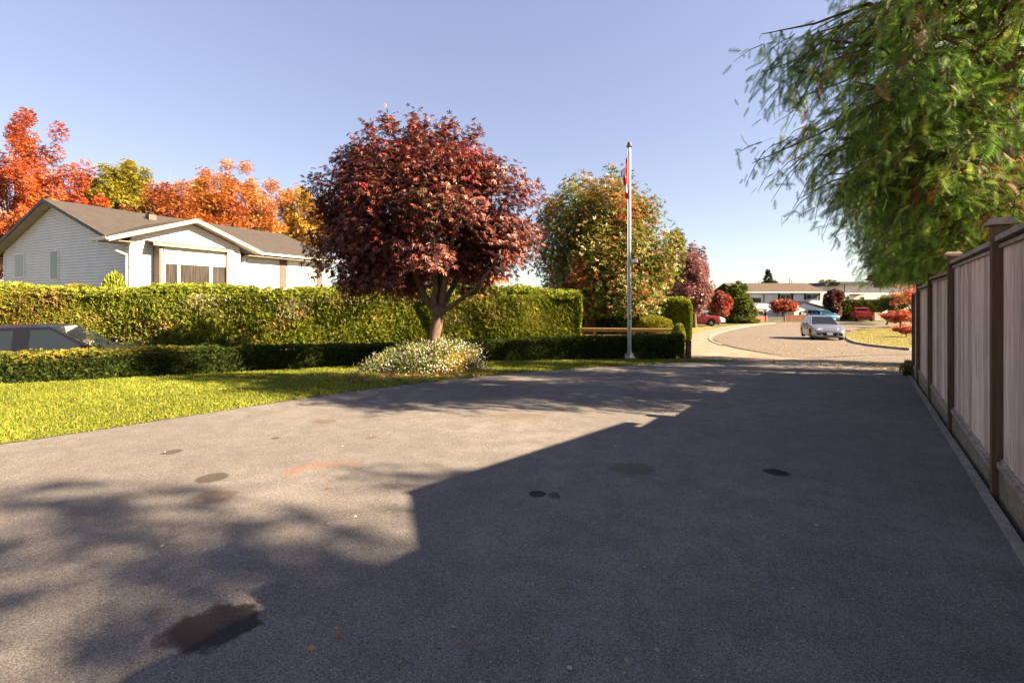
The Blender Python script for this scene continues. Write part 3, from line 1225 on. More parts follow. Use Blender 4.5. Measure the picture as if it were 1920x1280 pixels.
YH = 72.0
c = at(1467, 605, YH)
fh = empty('house', (c.x, YH, g(c.x, YH)))
tag(fh, 'white two-storey house with a brown roof and black shutters across the road', 'house')
house_box(fh, 'wall', 1391, 1545, 548, 606, YH, 8.5, M_FARW)
a_, b_ = at(1383, 548.5, YH - .5), at(1548.5, 548.5, YH - .5)
zr0, zr1 = a_.z, at(0, 532.5, YH + 4.2).z
for sgn in (0, 1):
    y0, y1 = (YH - .55, YH + 4.2) if sgn == 0 else (YH + 9.0, YH + 4.2)
    P_ = [Vector((a_.x, y0, zr0)), Vector((b_.x, y0, zr0)), Vector((b_.x, y1, zr1)), Vector((a_.x, y1, zr1))]
    part('roof', MB().prism(P_, (0, 0, .16)), M_FROOF, fh)
part('gutter', MB().obox((a_.x, YH - .68, zr0 - .02), (b_.x - a_.x, 0, 0), (0, .12, 0), (0, 0, .16)), M_TRIMW, fh)
far_window(fh, 1405, 1427, 551, 568, YH, 1, blind=.42)
far_window(fh, 1430.5, 1433.5, 551, 568, YH, 1)
far_window(fh, 1463.5, 1482.5, 551.5, 561.5, YH, 2, True)
far_window(fh, 1512.5, 1533, 551.5, 561.5, YH, 2, True)
far_window(fh, 1411, 1431, 582, 593, YH, 2, False, True)
part('shutter', MB().obox((at(1432, 0, YH).x, YH - .05, at(0, 593, YH).z), (.4, 0, 0), (0, .045, 0), (0, 0, .95)), M_BLUE_SH, fh)
part('belt_trim', MB().obox((at(1391, 0, YH).x, YH - .06, at(0, 580, YH).z), (at(1440, 0, YH).x - at(1391, 0, YH).x, 0, 0), (0, .05, 0), (0, 0, .14)), M_TAN, fh)
# garage wing in front
YG = 68.0
house_box(fh, 'garage_wall', 1489, 1546, 580, 606, YG, 4.2, M_FARW2)
L_, R_, Tp = at(1480, 579.5, YG), at(1549, 579.5, YG), at(1507, 567.5, YG)
part('garage_gable', MB().prism([L_ + Vector((.5, 0, 0)), R_ - Vector((.3, 0, 0)), Tp], (0, 4, 0)), M_FARW, fh)
for p_, q_ in ((L_, Tp), (R_, Tp)):
    part('garage_roof', MB().prism([p_ + UP * .02 - Vector((0, .25, 0)), q_ + UP * .02 - Vector((0, .25, 0)), q_ + UP * .24 - Vector((0, .25, 0)), p_ + UP * .24 - Vector((0, .25, 0))], (0, 4.2, 0)), M_BLACK, fh)
a_, b_ = at(1500, 606, YG), at(1540, 584, YG)
gd = part('garage_door', MB().obox((a_.x, YG - .05, a_.z - .1), (b_.x - a_.x, 0, 0), (0, .07, 0), (0, 0, b_.z - a_.z + .1)), M_BLACK, fh)
w_ = (b_.x - a_.x - .3)
for k in range(4):
    hh = (b_.z - a_.z - .15) / 4
    part('panel', MB().obox((a_.x + .15, YG - .09, a_.z + hh * k + .02), (w_, 0, 0), (0, .05, 0), (0, 0, hh - .03)), M_TRIMW, gd)
mb = MB()
for px_, y0_, y1_ in ((1423, 533, 526), (1480, 533, 521), (1484.5, 533, 526)):
    p = at(px_, y0_, YH + 4)
    mb.tube([p - UP * .4, (p.x, p.y, at(0, y1_, YH + 4).z)], .05, 6)
part('vent_pipe', mb, M_FLAT, fh)

# flat-roofed house on the right
YF = 84.0
c = at(1630, 605, YF)
ff = empty('house', (c.x, YF, g(c.x, YF)))
tag(ff, 'pale flat-roofed house with a dark roof band at the far right end of the road', 'house')
house_box(ff, 'wall', 1582, 1720, 532.5, 604, YF, 12, M_FARW2)
house_box(ff, 'side_wall', 1567, 1582, 533, 604, YF + 2.2, 9, M_FARW2)
a_, b_ = at(1574, 533, YF - .5), at(1726, 533, YF - .5)
part('roof', MB().obox((a_.x, YF - .6, a_.z - .05), (b_.x - a_.x, 0, 0), (0, 13.5, 0), (0, 0, at(0, 528.3, YF - .5).z - a_.z + .05)), M_FLAT, ff)
a_, b_ = at(1548, 536, YF + 1.5), at(1574, 536, YF + 1.5)
part('porch_roof', MB().obox((a_.x, YF + 1.5, a_.z), (b_.x - a_.x, 0, 0), (0, 7, 0), (0, 0, .55)), M_FLAT, ff)
part('porch_wall', MB().obox((a_.x + .3, YF + 3, g(a_.x, YF)), (b_.x - a_.x, 0, 0), (0, 5, 0), (0, 0, a_.z - g(a_.x, YF))), M_FARW2, ff)
far_window(ff, 1636.5, 1644.5, 535, 540, YF, 2)
far_window(ff, 1613.5, 1621, 555.5, 564, YF, 1)
far_window(ff, 1585.5, 1592, 555.5, 564, YF, 1)
far_window(ff, 1575.5, 1580, 536, 547, YF + 2.2, 2)
a_, b_ = at(1594, 552.6, YF), at(1612.5, 550.8, YF)
part('awning', MB().obox((a_.x, YF - .9, a_.z), (b_.x - a_.x, 0, 0), (0, .9, 0), (0, 0, .14)), M_BLACK, ff)
part('belt_trim', MB().obox((at(1582.5, 0, YF).x, YF - .03, at(0, 552.6, YF).z - .12), (at(1719, 0, YF).x - at(1583, 0, YF).x, 0, 0), (0, .05, 0), (0, 0, .06)), M_FLAT, ff)
part('drainpipe', MB().obox((at(1582.2, 0, YF).x, YF - .12, at(0, 556, YF).z - 2), (.1, 0, 0), (0, .1, 0), (0, 0, at(0, 533, YF).z - at(0, 556, YF).z + 2)), M_FLAT, ff)

# ------------------------------------------------------------------ low fences across the road
M_REDF = wood('red_brown_board', (.36, .16, .085), (.24, .10, .05), (4, 4, .5), .2)
M_GREYF = wood('grey_slat', (.24, .235, .20), (.17, .165, .14), (.5, 4, 6), .15)
M_BRNF = wood('brown_board', (.20, .095, .06), (.13, .06, .04), (4, 4, .5), .2)


def low_fence(name, label, cat, px0, px1, yt, Y0, Y1, m, group, vertical=True, bw_=.22, posts=(0, 1), pm=None):
    a_, b_ = at(px0, 600, Y0), at(px1, 600, Y1)
    zt0, zt1 = at(0, yt, Y0).z, at(0, yt, Y1).z
    d = Vector((b_.x - a_.x, Y1 - Y0, 0))
    L = d.length
    d.normalize()
    n = Vector((-d.y, d.x, 0))
    r = empty(name, (a_.x, Y0, g(a_.x, Y0)))
    tag(r, label, cat, group)
    N = max(1, int(L / bw_))
    w = L / N
    if vertical:
        for i in range(N):
            s = i * w
            p = Vector((a_.x, Y0, 0)) + d * (s + .008)
            zb, zt = g(p.x, p.y) + .03, zt0 + (zt1 - zt0) * s / L
            part('board', MB().obox((p.x, p.y, zb), d * (w - .016), n * .025, UP * (zt - zb + random.uniform(-.015, .015))), m, r)
    else:
        zb = max(g(a_.x, Y0), g(b_.x, Y1))
        M = 6
        hh = (zt0 - zb) / M
        for i in range(M):
            part('slat', MB().obox((a_.x, Y0, zb + hh * i + .03), d * L, n * .025, UP * (hh - .05)), m, r)
    for q in posts:
        p = Vector((a_.x, Y0, 0)) + d * (L * q - .06) + n * -.06
        part('post', MB().obox((p.x, p.y, g(p.x, p.y) - .1), d * .12, n * .12, UP * (zt0 + .08 - g(p.x, p.y) + .1)), pm or m, r)
    for zz in (.25, .75):
        p = Vector((a_.x, Y0, 0)) + n * .026
        z0_ = g(p.x, p.y) + (zt0 - g(p.x, p.y)) * zz
        part('rail', MB().obox((p.x, p.y, z0_), d * L, n * .05, UP * .09), m, r)
    return r


FG = 'low wooden fences at the bend of the road'
low_fence('board_fence', 'low red-brown board fence under the evergreen bush at the bend', 'fence', 1372, 1437, 592.3, 61.5, 62.5, M_REDF, FG, posts=(0, .34, .68, 1))
low_fence('slat_gate', 'grey slatted gate between the red-brown fence and the brown fence', 'gate', 1438, 1472, 594, 62.6, 62.8, M_GREYF, None, False)
low_fence('board_fence', 'brown board fence beside the blue car in front of the white garage', 'fence', 1472, 1516, 590.5, 62.9, 63.2, M_BRNF, FG)
low_fence('board_fence', 'short red-brown fence behind the roof of the silver car', 'fence', 1547, 1572, 588, 66, 66.3, M_REDF, FG)
low_fence('board_fence', 'pale grey fence to the right of the red pickup tailgate', 'fence', 1640, 1668, 586, 65.5, 66, M_GREYF, FG, True, .3)

# ------------------------------------------------------------------ flagpole, flag, bollard, rail fence
M_POLE = mat('galvanised_pole', (.42, .43, .46), .42, .18, 3, (8, 8, .6), metal=.55, spec=.5)
M_RED = mat('red_cloth', (.52, .025, .03), .85, .15, 6, spec=.1)
M_WHITEC = mat('white_cloth', (.72, .70, .70), .85, .08, 6, spec=.1)
FPY = 14.3
p = at(1180, 672, FPY)
fx, fz = p.x, g(p.x, FPY)
fp = empty('flagpole', (fx, FPY, fz))
tag(fp, 'tall grey metal flagpole with a limp flag in front of the low hedge', 'flagpole')
zt = at(0, 276, FPY).z
part('pole', MB().lathe([(.068, fz + .03), (.064, fz + 1.2), (.058, fz + 3), (.05, zt - .2), (.045, zt)], (fx, FPY, 0), 16), M_POLE, fp, smooth=True)
part('base_plate', MB().box((fx, FPY, fz + .045), (.34, .34, .05)), M_POLE, fp)
mb = MB()
for s in (-1, 1):
    mb.obox((fx + s * .066 - .01, FPY - .02, fz + .07), (.02, 0, 0), (0, .04, 0), (0, 0, .22))
    mb.obox((fx + s * .11 - .03, FPY - .02, fz + .07), (.05, 0, 0), (0, .04, 0), (0, 0, .12))
part('base_bracket', mb, M_POLE, fp)
part('truck_cap', MB().lathe([(.05, zt), (.09, zt + .01), (.09, zt + .05), (.062, zt + .06), (.066, zt + .12), (.05, zt + .15), (.01, zt + .165)], (fx, FPY, 0), 14), M_DARKT, fp, smooth=True)
zl = at(0, 491, FPY).z
lp = part('lamp', MB().lathe([(.02, -.03), (.10, -.02), (.115, .02), (.09, .07), (.03, .09)], (fx + .155, FPY - .02, zl), 14), M_TRIMW, fp, smooth=True)
part('lamp_bracket', MB().obox((fx + .05, FPY - .04, zl - .01), (.08, 0, 0), (0, .03, 0), (0, 0, .05)), M_POLE, fp)
part('cleat', MB().obox((fx - .02, FPY - .10, fz + 1.25), (.04, 0, 0), (0, .045, 0), (0, 0, .16)), M_DARKT, fp)
part('halyard', MB().tube([(fx - .075, FPY - .045, fz + 1.35), (fx - .068, FPY - .05, zt - 1.5), (fx - .06, FPY - .03, zt)], .006, 5), M_WHITEC, fp)

# limp flag: hoist edge on the pole, the fly end fallen in folds
zft = at(0, 291, FPY).z
nu, nv = 36, 14
HH, FLY = .78, 1.25
vs, fs, mi = [], [], []
for i in range(nu + 1):
    u = i / nu
    for j in range(nv + 1):
        v = j / nv
        fall = (u ** .75) * .80 * (1 - .15 * v)
        fold = math.sin(u * 15 + v * 1.6) * .055 * min(1, u * 4)
        x = fx - .062 - .105 * math.sin(math.pi * min(1, u * 1.05)) * (1 - .35 * v) - fold * .9
        y = FPY - .02 + math.cos(u * 15 + v) * .06 * min(1, u * 4)
        z = zft - v * HH - fall * (1.0 - .1 * math.sin(v * 3))
        vs.append((x, y, z))
for i in range(nu):
    for j in range(nv):
        q = i * (nv + 1) + j
        fs.append((q, q + 1, q + nv + 2, q + nv + 1))
        u, v = (i + .5) / nu, (j + .5) / nv
        red = u < .34 or u > .60 or ((u - .5) / .17) ** 2 + ((v - .5) / .33) ** 2 < 1 - .5 * math.sin(u * 60) ** 2
        mi.append(0 if red else 1)
mb = MB()
mb.add(vs, fs)
mb.m = mi
fo = part('flag', mb, [M_RED, M_WHITEC], None, smooth=60)
tag(fo, 'limp red and white maple leaf flag hanging at the top of the flagpole', 'flag')

p = at(1291, 672, 14.6)
zb = g(p.x, 14.6)
bo = part('bollard', MB().lathe([(.085, zb - .1), (.09, zb + .45), (.082, zb + .47), (.092, zb + .49), (.092, zb + .56), (.07, zb + .60), (.02, zb + .61)], (p.x, 14.6, 0), 14),
          mat('red_brown_post', (.16, .055, .035), .7, .35, 8, (3, 3, .6), bmp=.4), smooth=True)
tag(bo, 'short round reddish-brown wooden post at the right end of the low hedge', 'bollard')

M_YWOOD = wood('golden_rail', (.40, .24, .10), (.28, .155, .06), (1, 6, 6), .12)
r0, r1 = at(1078, 617, 19.5), at(1264, 615, 19.0)
rf = empty('rail_fence', (r0.x, 19.5, g(r0.x, 19.5)))
tag(rf, 'golden two-rail timber fence behind the low hedge and the flagpole', 'fence')
d = Vector((r1.x - r0.x, r1.y - r0.y, 0))
L = d.length
d.normalize()
n = Vector((-d.y, d.x, 0))
for q in (.05, .204, .60, .99):
    p = Vector((r0.x, r0.y, 0)) + d * (L * q - .045)
    zb = g(p.x, p.y)
    part('post', MB().obox((p.x, p.y, zb - .1), d * .10, n * .1, UP * (at(0, 616.8, p.y).z - zb + .1)), M_YWOOD, rf)
for yt, yb, dep in ((616.2, 621.5, 0), (626.5, 633.5, 0)):
    cutq = [0, .204, .60, .99]
    for i in range(3):
        a_, b_ = Vector((r0.x, r0.y, 0)) + d * (L * cutq[i] + .05), Vector((r0.x, r0.y, 0)) + d * (L * cutq[i + 1] - .05)
        z0, z1 = at(0, yb, a_.y).z, at(0, yt, a_.y).z
        part('rail', MB().obox((a_.x, a_.y, z0) if 1 else 0, d * (b_ - a_).length, n * .04, UP * (z1 - z0)), M_YWOOD, rf)
a_ = Vector((r0.x, r0.y, at(0, 616.1, r0.y).z))
part('cap_rail', MB().obox(a_ - n * .05, d * L, n * .14, UP * .035), M_YWOOD, rf)

# unseen house added behind the camera to block sky and deepen the shade
M_BEIGE = mat('beige_siding', (.30, .26, .21), .7, .08, 1.5, spec=.2)
oh = empty('sky_blocking_house', (-9.5, -5.0, .25))
tag(oh, 'unseen beige two-storey house added behind the viewer to block sky light', 'house')
part('wall', MB().obox((-16, -13, -.3), (12.4, 0, 0), (0, 8, 0), (0, 0, 5.9)), M_BEIGE, oh)
for y0, y1 in ((-4.4, -9), (-13.6, -9)):
    part('roof', MB().prism([Vector((-16.6, y0, 5.5)), Vector((-3.1, y0, 5.5)), Vector((-3.1, y1, 7.5)), Vector((-16.6, y1, 7.5))], (0, 0, .14)), M_ROOF, oh)
gd = part('garage_door', MB().obox((-9.2, -5.03, .2), (4.9, 0, 0), (0, .05, 0), (0, 0, 2.25)), M_TRIMW, oh)
for i in range(4):
    part('panel', MB().obox((-9.1, -4.98, .26 + i * .55), (4.7, 0, 0), (0, .03, 0), (0, 0, .5)), M_TRIMW, gd)
for x_ in (-14.5, -8.6, -6.0):
    f = part('window', MB().obox((x_, -5.03, 3.4), (1.7, 0, 0), (0, .05, 0), (0, 0, 1.3)), M_TRIMW, oh)
    for k in range(2):
        part('pane', MB().obox((x_ + .07 + .8 * k, -4.985, 3.48), (.76, 0, 0), (0, .012, 0), (0, 0, 1.14)), M_GLASS, f)

# the neighbour's shed beyond the near end of the right fence
M_SHED = wood('shed_board', (.32, .22, .15), (.22, .15, .10), (5, 5, .5), .15)
sa, sb = Vector((5.86, 4.28, 0)), Vector((3.60, 2.14, 0))
sd_ = (sa - sb).normalized()
sn = Vector((sd_.y, -sd_.x, 0))
sh = empty('garden_shed', (*((sa + sb) / 2 + sn * 1.3).xy, g(5, 3)))
tag(sh, 'wooden garden shed of the neighbour just beyond the right fence', 'shed')
Ls = (sa - sb).length
b0 = sb + sd_ * .15 + sn * .16
zf = g(b0.x, b0.y) - .1
part('wall', MB().obox((b0.x, b0.y, zf), sd_ * (Ls - .3), sn * 2.3, UP * 2.62), M_SHED, sh)
ze, zri = 2.58, 3.06
for o0, o1 in ((0, 1.31), (2.62, 1.31)):
    P_ = [sb + sn * o0 + UP * ze, sa + sn * o0 + UP * ze, sa + sn * o1 + UP * zri, sb + sn * o1 + UP * zri]
    part('roof', MB().prism(P_, UP * .07), M_ROOF, sh)
part('gutter', MB().prism([sb - sn * .085 + UP * 2.56, sb - sn * .002 + UP * 2.56, sb - sn * .002 + UP * 2.645, sb - sn * .085 + UP * 2.645], sd_ * (Ls + .12)), M_TRIMW, sh)
# ------------------------------------------------------------------ vehicles
def paint(name, col, metal=.3):
    m, nt, b = base_mat(name)
    b.inputs['Base Color'].default_value = (*col, 1)
    b.inputs['Metallic'].default_value = metal
    b.inputs['Roughness'].default_value = .32
    b.inputs['Coat Weight'].default_value = .5
    b.inputs['Coat Roughness'].default_value = .05
    return m


P_SILVER = paint('silver_paint', (.27, .28, .31), .75)
P_BLACK = paint('black_car_paint', (.006, .006, .009), 0)
P_BLACK.node_tree.nodes['Principled BSDF'].inputs['Specular IOR Level'].default_value = .25
P_BLACK.node_tree.nodes['Principled BSDF'].inputs['Coat Weight'].default_value = .3
P_RED = paint('red_paint', (.46, .018, .020), .2)
P_DKRED = paint('dark_red_paint', (.24, .015, .018), .3)
P_BLUE = paint('bright_blue_paint', (.02, .16, .30), .3)
P_NAVY = paint('blue_paint', (.03, .06, .22), .3)
P_WHITE = paint('white_car_paint', (.72, .72, .70), .0)
P_GRAPH = paint('graphite_paint', (.06, .065, .075), .5)
M_TYRE = mat('tyre_rubber', (.018, .018, .018), .85, .2, spec=.2)
M_RIM = mat('wheel_alloy', (.45, .45, .47), .35, .1, metal=.8)
M_AUTOGLASS = glass('car_glass', (.012, .016, .02), .02, .38)
M_UNDER = mat('black_plastic', (.02, .02, .021), .7, .2, spec=.2)
M_CHROME = mat('chrome', (.65, .65, .66), .18, .05, metal=.95)
M_LENS = glass('lamp_lens', (.55, .55, .54), .1)
M_TAIL = glass('red_lens', (.35, .012, .012), .15)
M_PLATE = mat('white_plate', (.75, .75, .76), .5, .05)


def smoothstep(t):
    t = max(0, min(1, t))
    return t * t * (3 - 2 * t)


def car(name, label, cat, loc, yaw, P, sp, group=None):
    root = empty(name, loc, yaw)
    tag(root, label, cat, group)
    L, Wd = sp['L'], sp['W']
    hl = L / 2
    clr, wr = sp['clr'], sp['wr']
    wx = sp['wx']
    ra = wr + .06
    tx, tz = sp['tx'], sp['tz']
    NS = 72
    xs_ = sorted(set([-hl + L * i / NS for i in range(NS + 1)] + [x + s * ra for x in wx for s in (-1, 1)] + [-hl + .02, -hl + .06, hl - .02, hl - .06]))

    def halfw(x):
        t = abs(x) / hl
        w = 1 - sp.get('taper', .07) * max(0, (t - .55) / .45) ** 2 - sp.get('round', .16) * max(0, (t - .88) / .12) ** 2
        return Wd / 2 * w

    def ztop(x):
        return float(np.interp(x, tx, tz))

    rings = []
    for x in xs_:
        w = halfw(x)
        zt = ztop(x)
        endrise = sp.get('chin', .08) * max(0, (abs(x) / hl - .9) / .1)
        c = clr + endrise
        za = c
        for x0 in wx:
            if abs(x - x0) < ra:
                za = max(za, wr + math.sqrt(ra * ra - (x - x0) ** 2))
        za = min(za, zt - .12)
        hh = zt - za
        hood = sp['hoodx'] < x or x < sp['deckx']
        crown = .035 if hood else .0
        r = [(0, c), (.68 * w, c), (.68 * w, za), (.955 * w, za), (1.0 * w, za + .22 * hh), (1.0 * w, za + .55 * hh), (.985 * w, za + .78 * hh),
             (.95 * w, zt - .015), (.90 * w, zt), (.5 * w, zt + crown * .8), (0, zt + crown)]
        ring = [(x, y, z) for y, z in r] + [(x, -y, z) for y, z in r[-2:0:-1]]
        rings.append(ring)
    k = len(rings[0])
    vs = [p for r in rings for p in r]
    mb = MB()
    fs, mi = [], []
    for i in range(len(rings) - 1):
        for j in range(k):
            a_, b_ = i * k + j, i * k + (j + 1) % k
            fs.append((a_, a_ + k, b_ + k, b_))
            jj = j if j < k / 2 else k - 1 - j
            mi.append(1 if jj < 3 else 0)
    fs += [tuple(range(k)), tuple(range((len(rings) - 1) * k, len(rings) * k))[::-1]]
    mi += [0, 0]
    mb.add(vs, fs)
    mb.m = mi
    me = mb.mesh('body', [P, M_UNDER], smooth=32)
    bm = bmesh.new()
    bm.from_mesh(me)
    bmesh.ops.recalc_face_normals(bm, faces=bm.faces[:])
    bm.to_mesh(me)
    bm.free()
    body = link('body', me, root, False)

    def lp(nm, mb_, m, parent=root, smooth=False):
        return part(nm, mb_, m, parent, smooth, world=False)
    # cabin
    xa, xb, xc, xd = sp['cab']                     # windscreen foot, roof front, roof rear, rear glass foot
    zr = sp['H']
    za_, zd_ = ztop(xa) - .03, ztop(xd) - .03
    wb, wt = sp['wb'] / 2, sp['wt'] / 2
    zrr = zr - sp.get('roofdrop', .03)
    bm = bmesh.new()
    q = [bm.verts.new(p) for p in ((xa, -wb, za_), (xa, wb, za_), (xd, wb, zd_), (xd, -wb, zd_),
                                   (xb, -wt, zr - .03), (xb, wt, zr - .03), (xc, wt, zrr - .03), (xc, -wt, zrr - .03))]
    top = [bm.verts.new(p) for p in ((xb - .25, -wt * .8, zr), (xb - .25, wt * .8, zr), (xc + .2, wt * .8, zrr + .015), (xc + .2, -wt * .8, zrr + .015))]
    for f in ((0, 1, 2, 3), (0, 4, 5, 1), (1, 5, 6, 2), (2, 6, 7, 3), (3, 7, 4, 0)):
        bm.faces.new([q[i] for i in f])
    bm.faces.new(top)
    for i in range(4):
        bm.faces.new((q[4 + i], q[4 + (i + 1) % 4], top[(i + 1) % 4], top[i]))
    bmesh.ops.recalc_face_normals(bm, faces=bm.faces[:])
    me = bpy.data.meshes.new('cabin')
    bm.to_mesh(me)
    bm.free()
    me.materials.append(P)
    me.polygons.foreach_set('use_smooth', [True] * len(me.polygons))
    me.set_sharp_from_angle(angle=math.radians(28))
    link('cabin', me, root, False)
    V_ = Vector

    def panel(nm, pts, m, off=.006, parent=root):
        pts = [V_(p) for p in pts]
        n_ = (pts[1] - pts[0]).cross(pts[2] - pts[0]).normalized()
        c = sum(pts, V_((0, 0, 0))) / len(pts)
        if n_.dot(c - V_(((xa + xd) / 2, 0, (za_ + zr) / 2 - .2))) < 0:
            n_ = -n_
        return lp(nm, MB().prism([p - n_ * .004 for p in pts], n_ * (.004 + off)), m, parent)

    def lerp(p, q_, t):
        return V_(p) + (V_(q_) - V_(p)) * t
    A0, A1 = V_((xa, -wb, za_)), V_((xa, wb, za_))
    B0_, B1_ = V_((xb, -wt, zr - .03)), V_((xb, wt, zr - .03))
    i_ = .06

    def quad(P0, P1, Q1, Q0, lo, hi, si):
        a_, b_ = lerp(P0, Q0, lo), lerp(P1, Q1, lo)
        c_, d_ = lerp(P1, Q1, hi), lerp(P0, Q0, hi)
        return [lerp(a_, b_, si), lerp(a_, b_, 1 - si), lerp(d_, c_, 1 - si), lerp(d_, c_, si)]
    panel('windscreen', quad(A0, A1, B1_, B0_, .06, .95, .045), M_AUTOGLASS)
    D0, D1 = V_((xd, -wb, zd_)), V_((xd, wb, zd_))
    C0_, C1_ = V_((xc, -wt, zrr - .03)), V_((xc, wt, zrr - .03))
    panel('rear_window', quad(D0, D1, C1_, C0_, sp.get('rw', .25), .92, .09), M_AUTOGLASS)

    def side(x, h, s):
        """point of the cabin side at x and height fraction h"""
        u = (xa - x) / (xa - xd)
        zlo = za_ + (zd_ - za_) * u
        zhi = zr - .03 + (zrr - zr) * min(1, max(0, (xb - x) / (xb - xc)))
        return V_((x, s * (wb + (wt - wb) * h), zlo + (zhi - zlo) * h))

    def side_pt(xlo, h, s):
        return side(xlo, h, s)
    for s in (-1, 1):
        for (x0, x1) in sp['side']:                 # front x, rear x at the belt
            pts = []
            h0, h1 = .12, .88
            def fx_(h):
                return xa + (xb - xa) * h - .10
            def rx_(h):
                return xd + (xc - xd) * h + .10
            f0, f1 = min(x0, fx_(h0)), min(x0, fx_(h1))
            r0_, r1_ = max(x1, rx_(h0)), max(x1, rx_(h1))
            pts = [side(r0_, h0, s), side(f0, h0, s)]
            if f1 < f0 - .02 and f0 > fx_(h1):
                pass
            pts += [side(f1, h1, s), side(r1_, h1, s)]
            panel('side_window', pts, M_AUTOGLASS, .006)
        # mirror, handles
        xm = xa - .22
        zm = ztop(xa) + .07
        mb_ = MB().prism([(xm - .05, s * (wb + .06), zm - .05), (xm + .06, s * (wb + .05), zm - .06), (xm + .10, s * (wb + .10), zm + .02), (xm + .06, s * (wb + .10), zm + .08),
                          (xm - .05, s * (wb + .10), zm + .09)], (0, s * .17, 0))
        lp('wing_mirror', mb_, sp.get('mirror', P))
        for x_ in sp.get('handles', ()):
            lp('door_handle', MB().box((x_, s * (halfw(x_) + .006), ztop(x_) - .17), (.19, .03, .035)), sp.get('mirror', P))
        for x_ in sp.get('seams', ()):
            z_ = ztop(x_)
            lp('door_seam', MB().obox((x_ - .005, s * halfw(x_) * 1.0 - .004 * s, clr + .16), (.010, 0, 0), (0, s * .007, 0), (0, 0, (z_ - clr) * .60)), M_UNDER)
        # wheels
        for x0 in wx:
            yo = s * (halfw(x0) - .015)
            w_ = lp('wheel', MB().lathe([(wr * .62, 0), (wr * .93, .01), (wr, .04), (wr, .17), (wr * .93, .2), (wr * .5, .2)], (x0, yo - .2 if s > 0 else yo, wr), 22, 'y'), M_TYRE, root, 40)
            yr = yo + s * .004
            mb_ = MB().lathe([(wr * .64, -.03), (wr * .64, .0), (wr * .58, .0), (wr * .55, -.02)] if s > 0 else [(wr * .55, .02), (wr * .58, .0), (wr * .64, 0), (wr * .64, .03)], (x0, yr, wr), 20, 'y', 1)
            for b in range(5):
                q_ = 2 * math.pi * b / 5 + .3
                dx, dz = math.cos(q_), math.sin(q_)
                e1 = V_((dx, 0, dz)) * wr * .60
                e2 = V_((-dz, 0, dx)) * wr * .15
                mb_.obox(V_((x0, yr, wr)) - e2 * .5 - V_((0, s * .02, 0)), e1, e2, V_((0, s * .025, 0)), 0)
            lp('rim', mb_, [M_RIM, M_UNDER], w_)
    # front
    zf = ztop(hl - .1)
    wf = halfw(hl - .05)
    fz = sp.get('face', {})
    yl0, yl1 = wf * fz.get('ly0', .58), wf * .98
    zl0, zl1 = fz.get('lz', (zf - .16, zf - .02))
    for s in (-1, 1):
        back = fz.get('sweep', .35)
        pts = [(hl - .05 - .03, s * yl0, zl0), (hl - .12, s * yl1, zl0 + .03), (hl - .12 - back, s * (halfw(hl - back) * 1.0), zl1 + .02), (hl - .16, s * yl0, zl1)]
        mb_ = MB().prism([V_(p) + V_((-.06, -s * .04, -.02)) for p in pts], V_((.09, s * .05, .04)))
        lp('headlight', mb_, M_LENS)
        lp('fog_lamp', MB().box((hl - .04, s * wf * .80, clr + fz.get('fogz', .17)), (.10, .20, .12)), M_UNDER)
    gz0, gz1, gw = fz.get('grille', (clr + .10, clr + .30, .62))
    mb_ = MB().prism([(hl - .05, -gw * wf * 1.12, gz1), (hl - .05, gw * wf * 1.12, gz1), (hl - .05, gw * wf * .8, gz0), (hl - .05, -gw * wf * .8, gz0)], (.062, 0, 0))
    lp('grille', mb_, fz.get('gm', M_UNDER))
    lp('license_plate', MB().box((hl + .018, 0, fz.get('pz', (gz0 + gz1) / 2)), (.015, .31, .155)), M_PLATE)
    if fz.get('bumper'):
        z0, z1 = fz['bumper']
        lp('front_bumper', MB().prism([(hl - .15, -wf * 1.02, z0), (hl + .06, -wf * .8, z0), (hl + .06, wf * .8, z0), (hl - .15, wf * 1.02, z0)], (0, 0, z1 - z0)), M_CHROME)
    # rear
    wr_ = halfw(-hl + .05)
    zrr_ = ztop(-hl + .05)
    tl = sp.get('tail', (zrr_ - .35, zrr_ - .08))
    for s in (-1, 1):
        mb_ = MB().obox((-hl - .012, s * wr_ * .99, tl[0]), (.12, s * .015, 0), (0, -s * .17, 0), (0, 0, tl[1] - tl[0]))
        lp('tail_light', mb_, M_TAIL)
    lp('license_plate', MB().box((-hl - .01, 0, sp.get('rpz', clr + .42)), (.015, .31, .155)), M_PLATE)
    if sp.get('rbump'):
        z0, z1 = sp['rbump']
        lp('rear_bumper', MB().prism([(-hl + .1, -wr_ * 1.02, z0), (-hl - .09, -wr_ * .9, z0), (-hl - .09, wr_ * .9, z0), (-hl + .1, wr_ * 1.02, z0)], (0, 0, z1 - z0)), M_UNDER)
    if sp.get('bed'):
        x0, x1 = sp['bed']
        z_ = ztop(x1)
        lp('bed_liner', MB().obox((x0, -Wd / 2 * .82, z_ - .02), (x1 - x0, 0, 0), (0, Wd * .82, 0), (0, 0, .03)), M_UNDER)
        lp('tailgate', MB().obox((-hl - .02, -wr_ * .80, z_ - .52), (.06, 0, 0), (0, wr_ * 1.6, 0), (0, 0, .54)), P)
    for w_ in sp.get('wipers', ()):
        lp('wiper', MB().tube([A0 + V_((-.02, w_, .06)), lerp(A0, B0_, .22) + V_((.02, w_ + .45, .02))], .012, 5), M_UNDER)
    return root


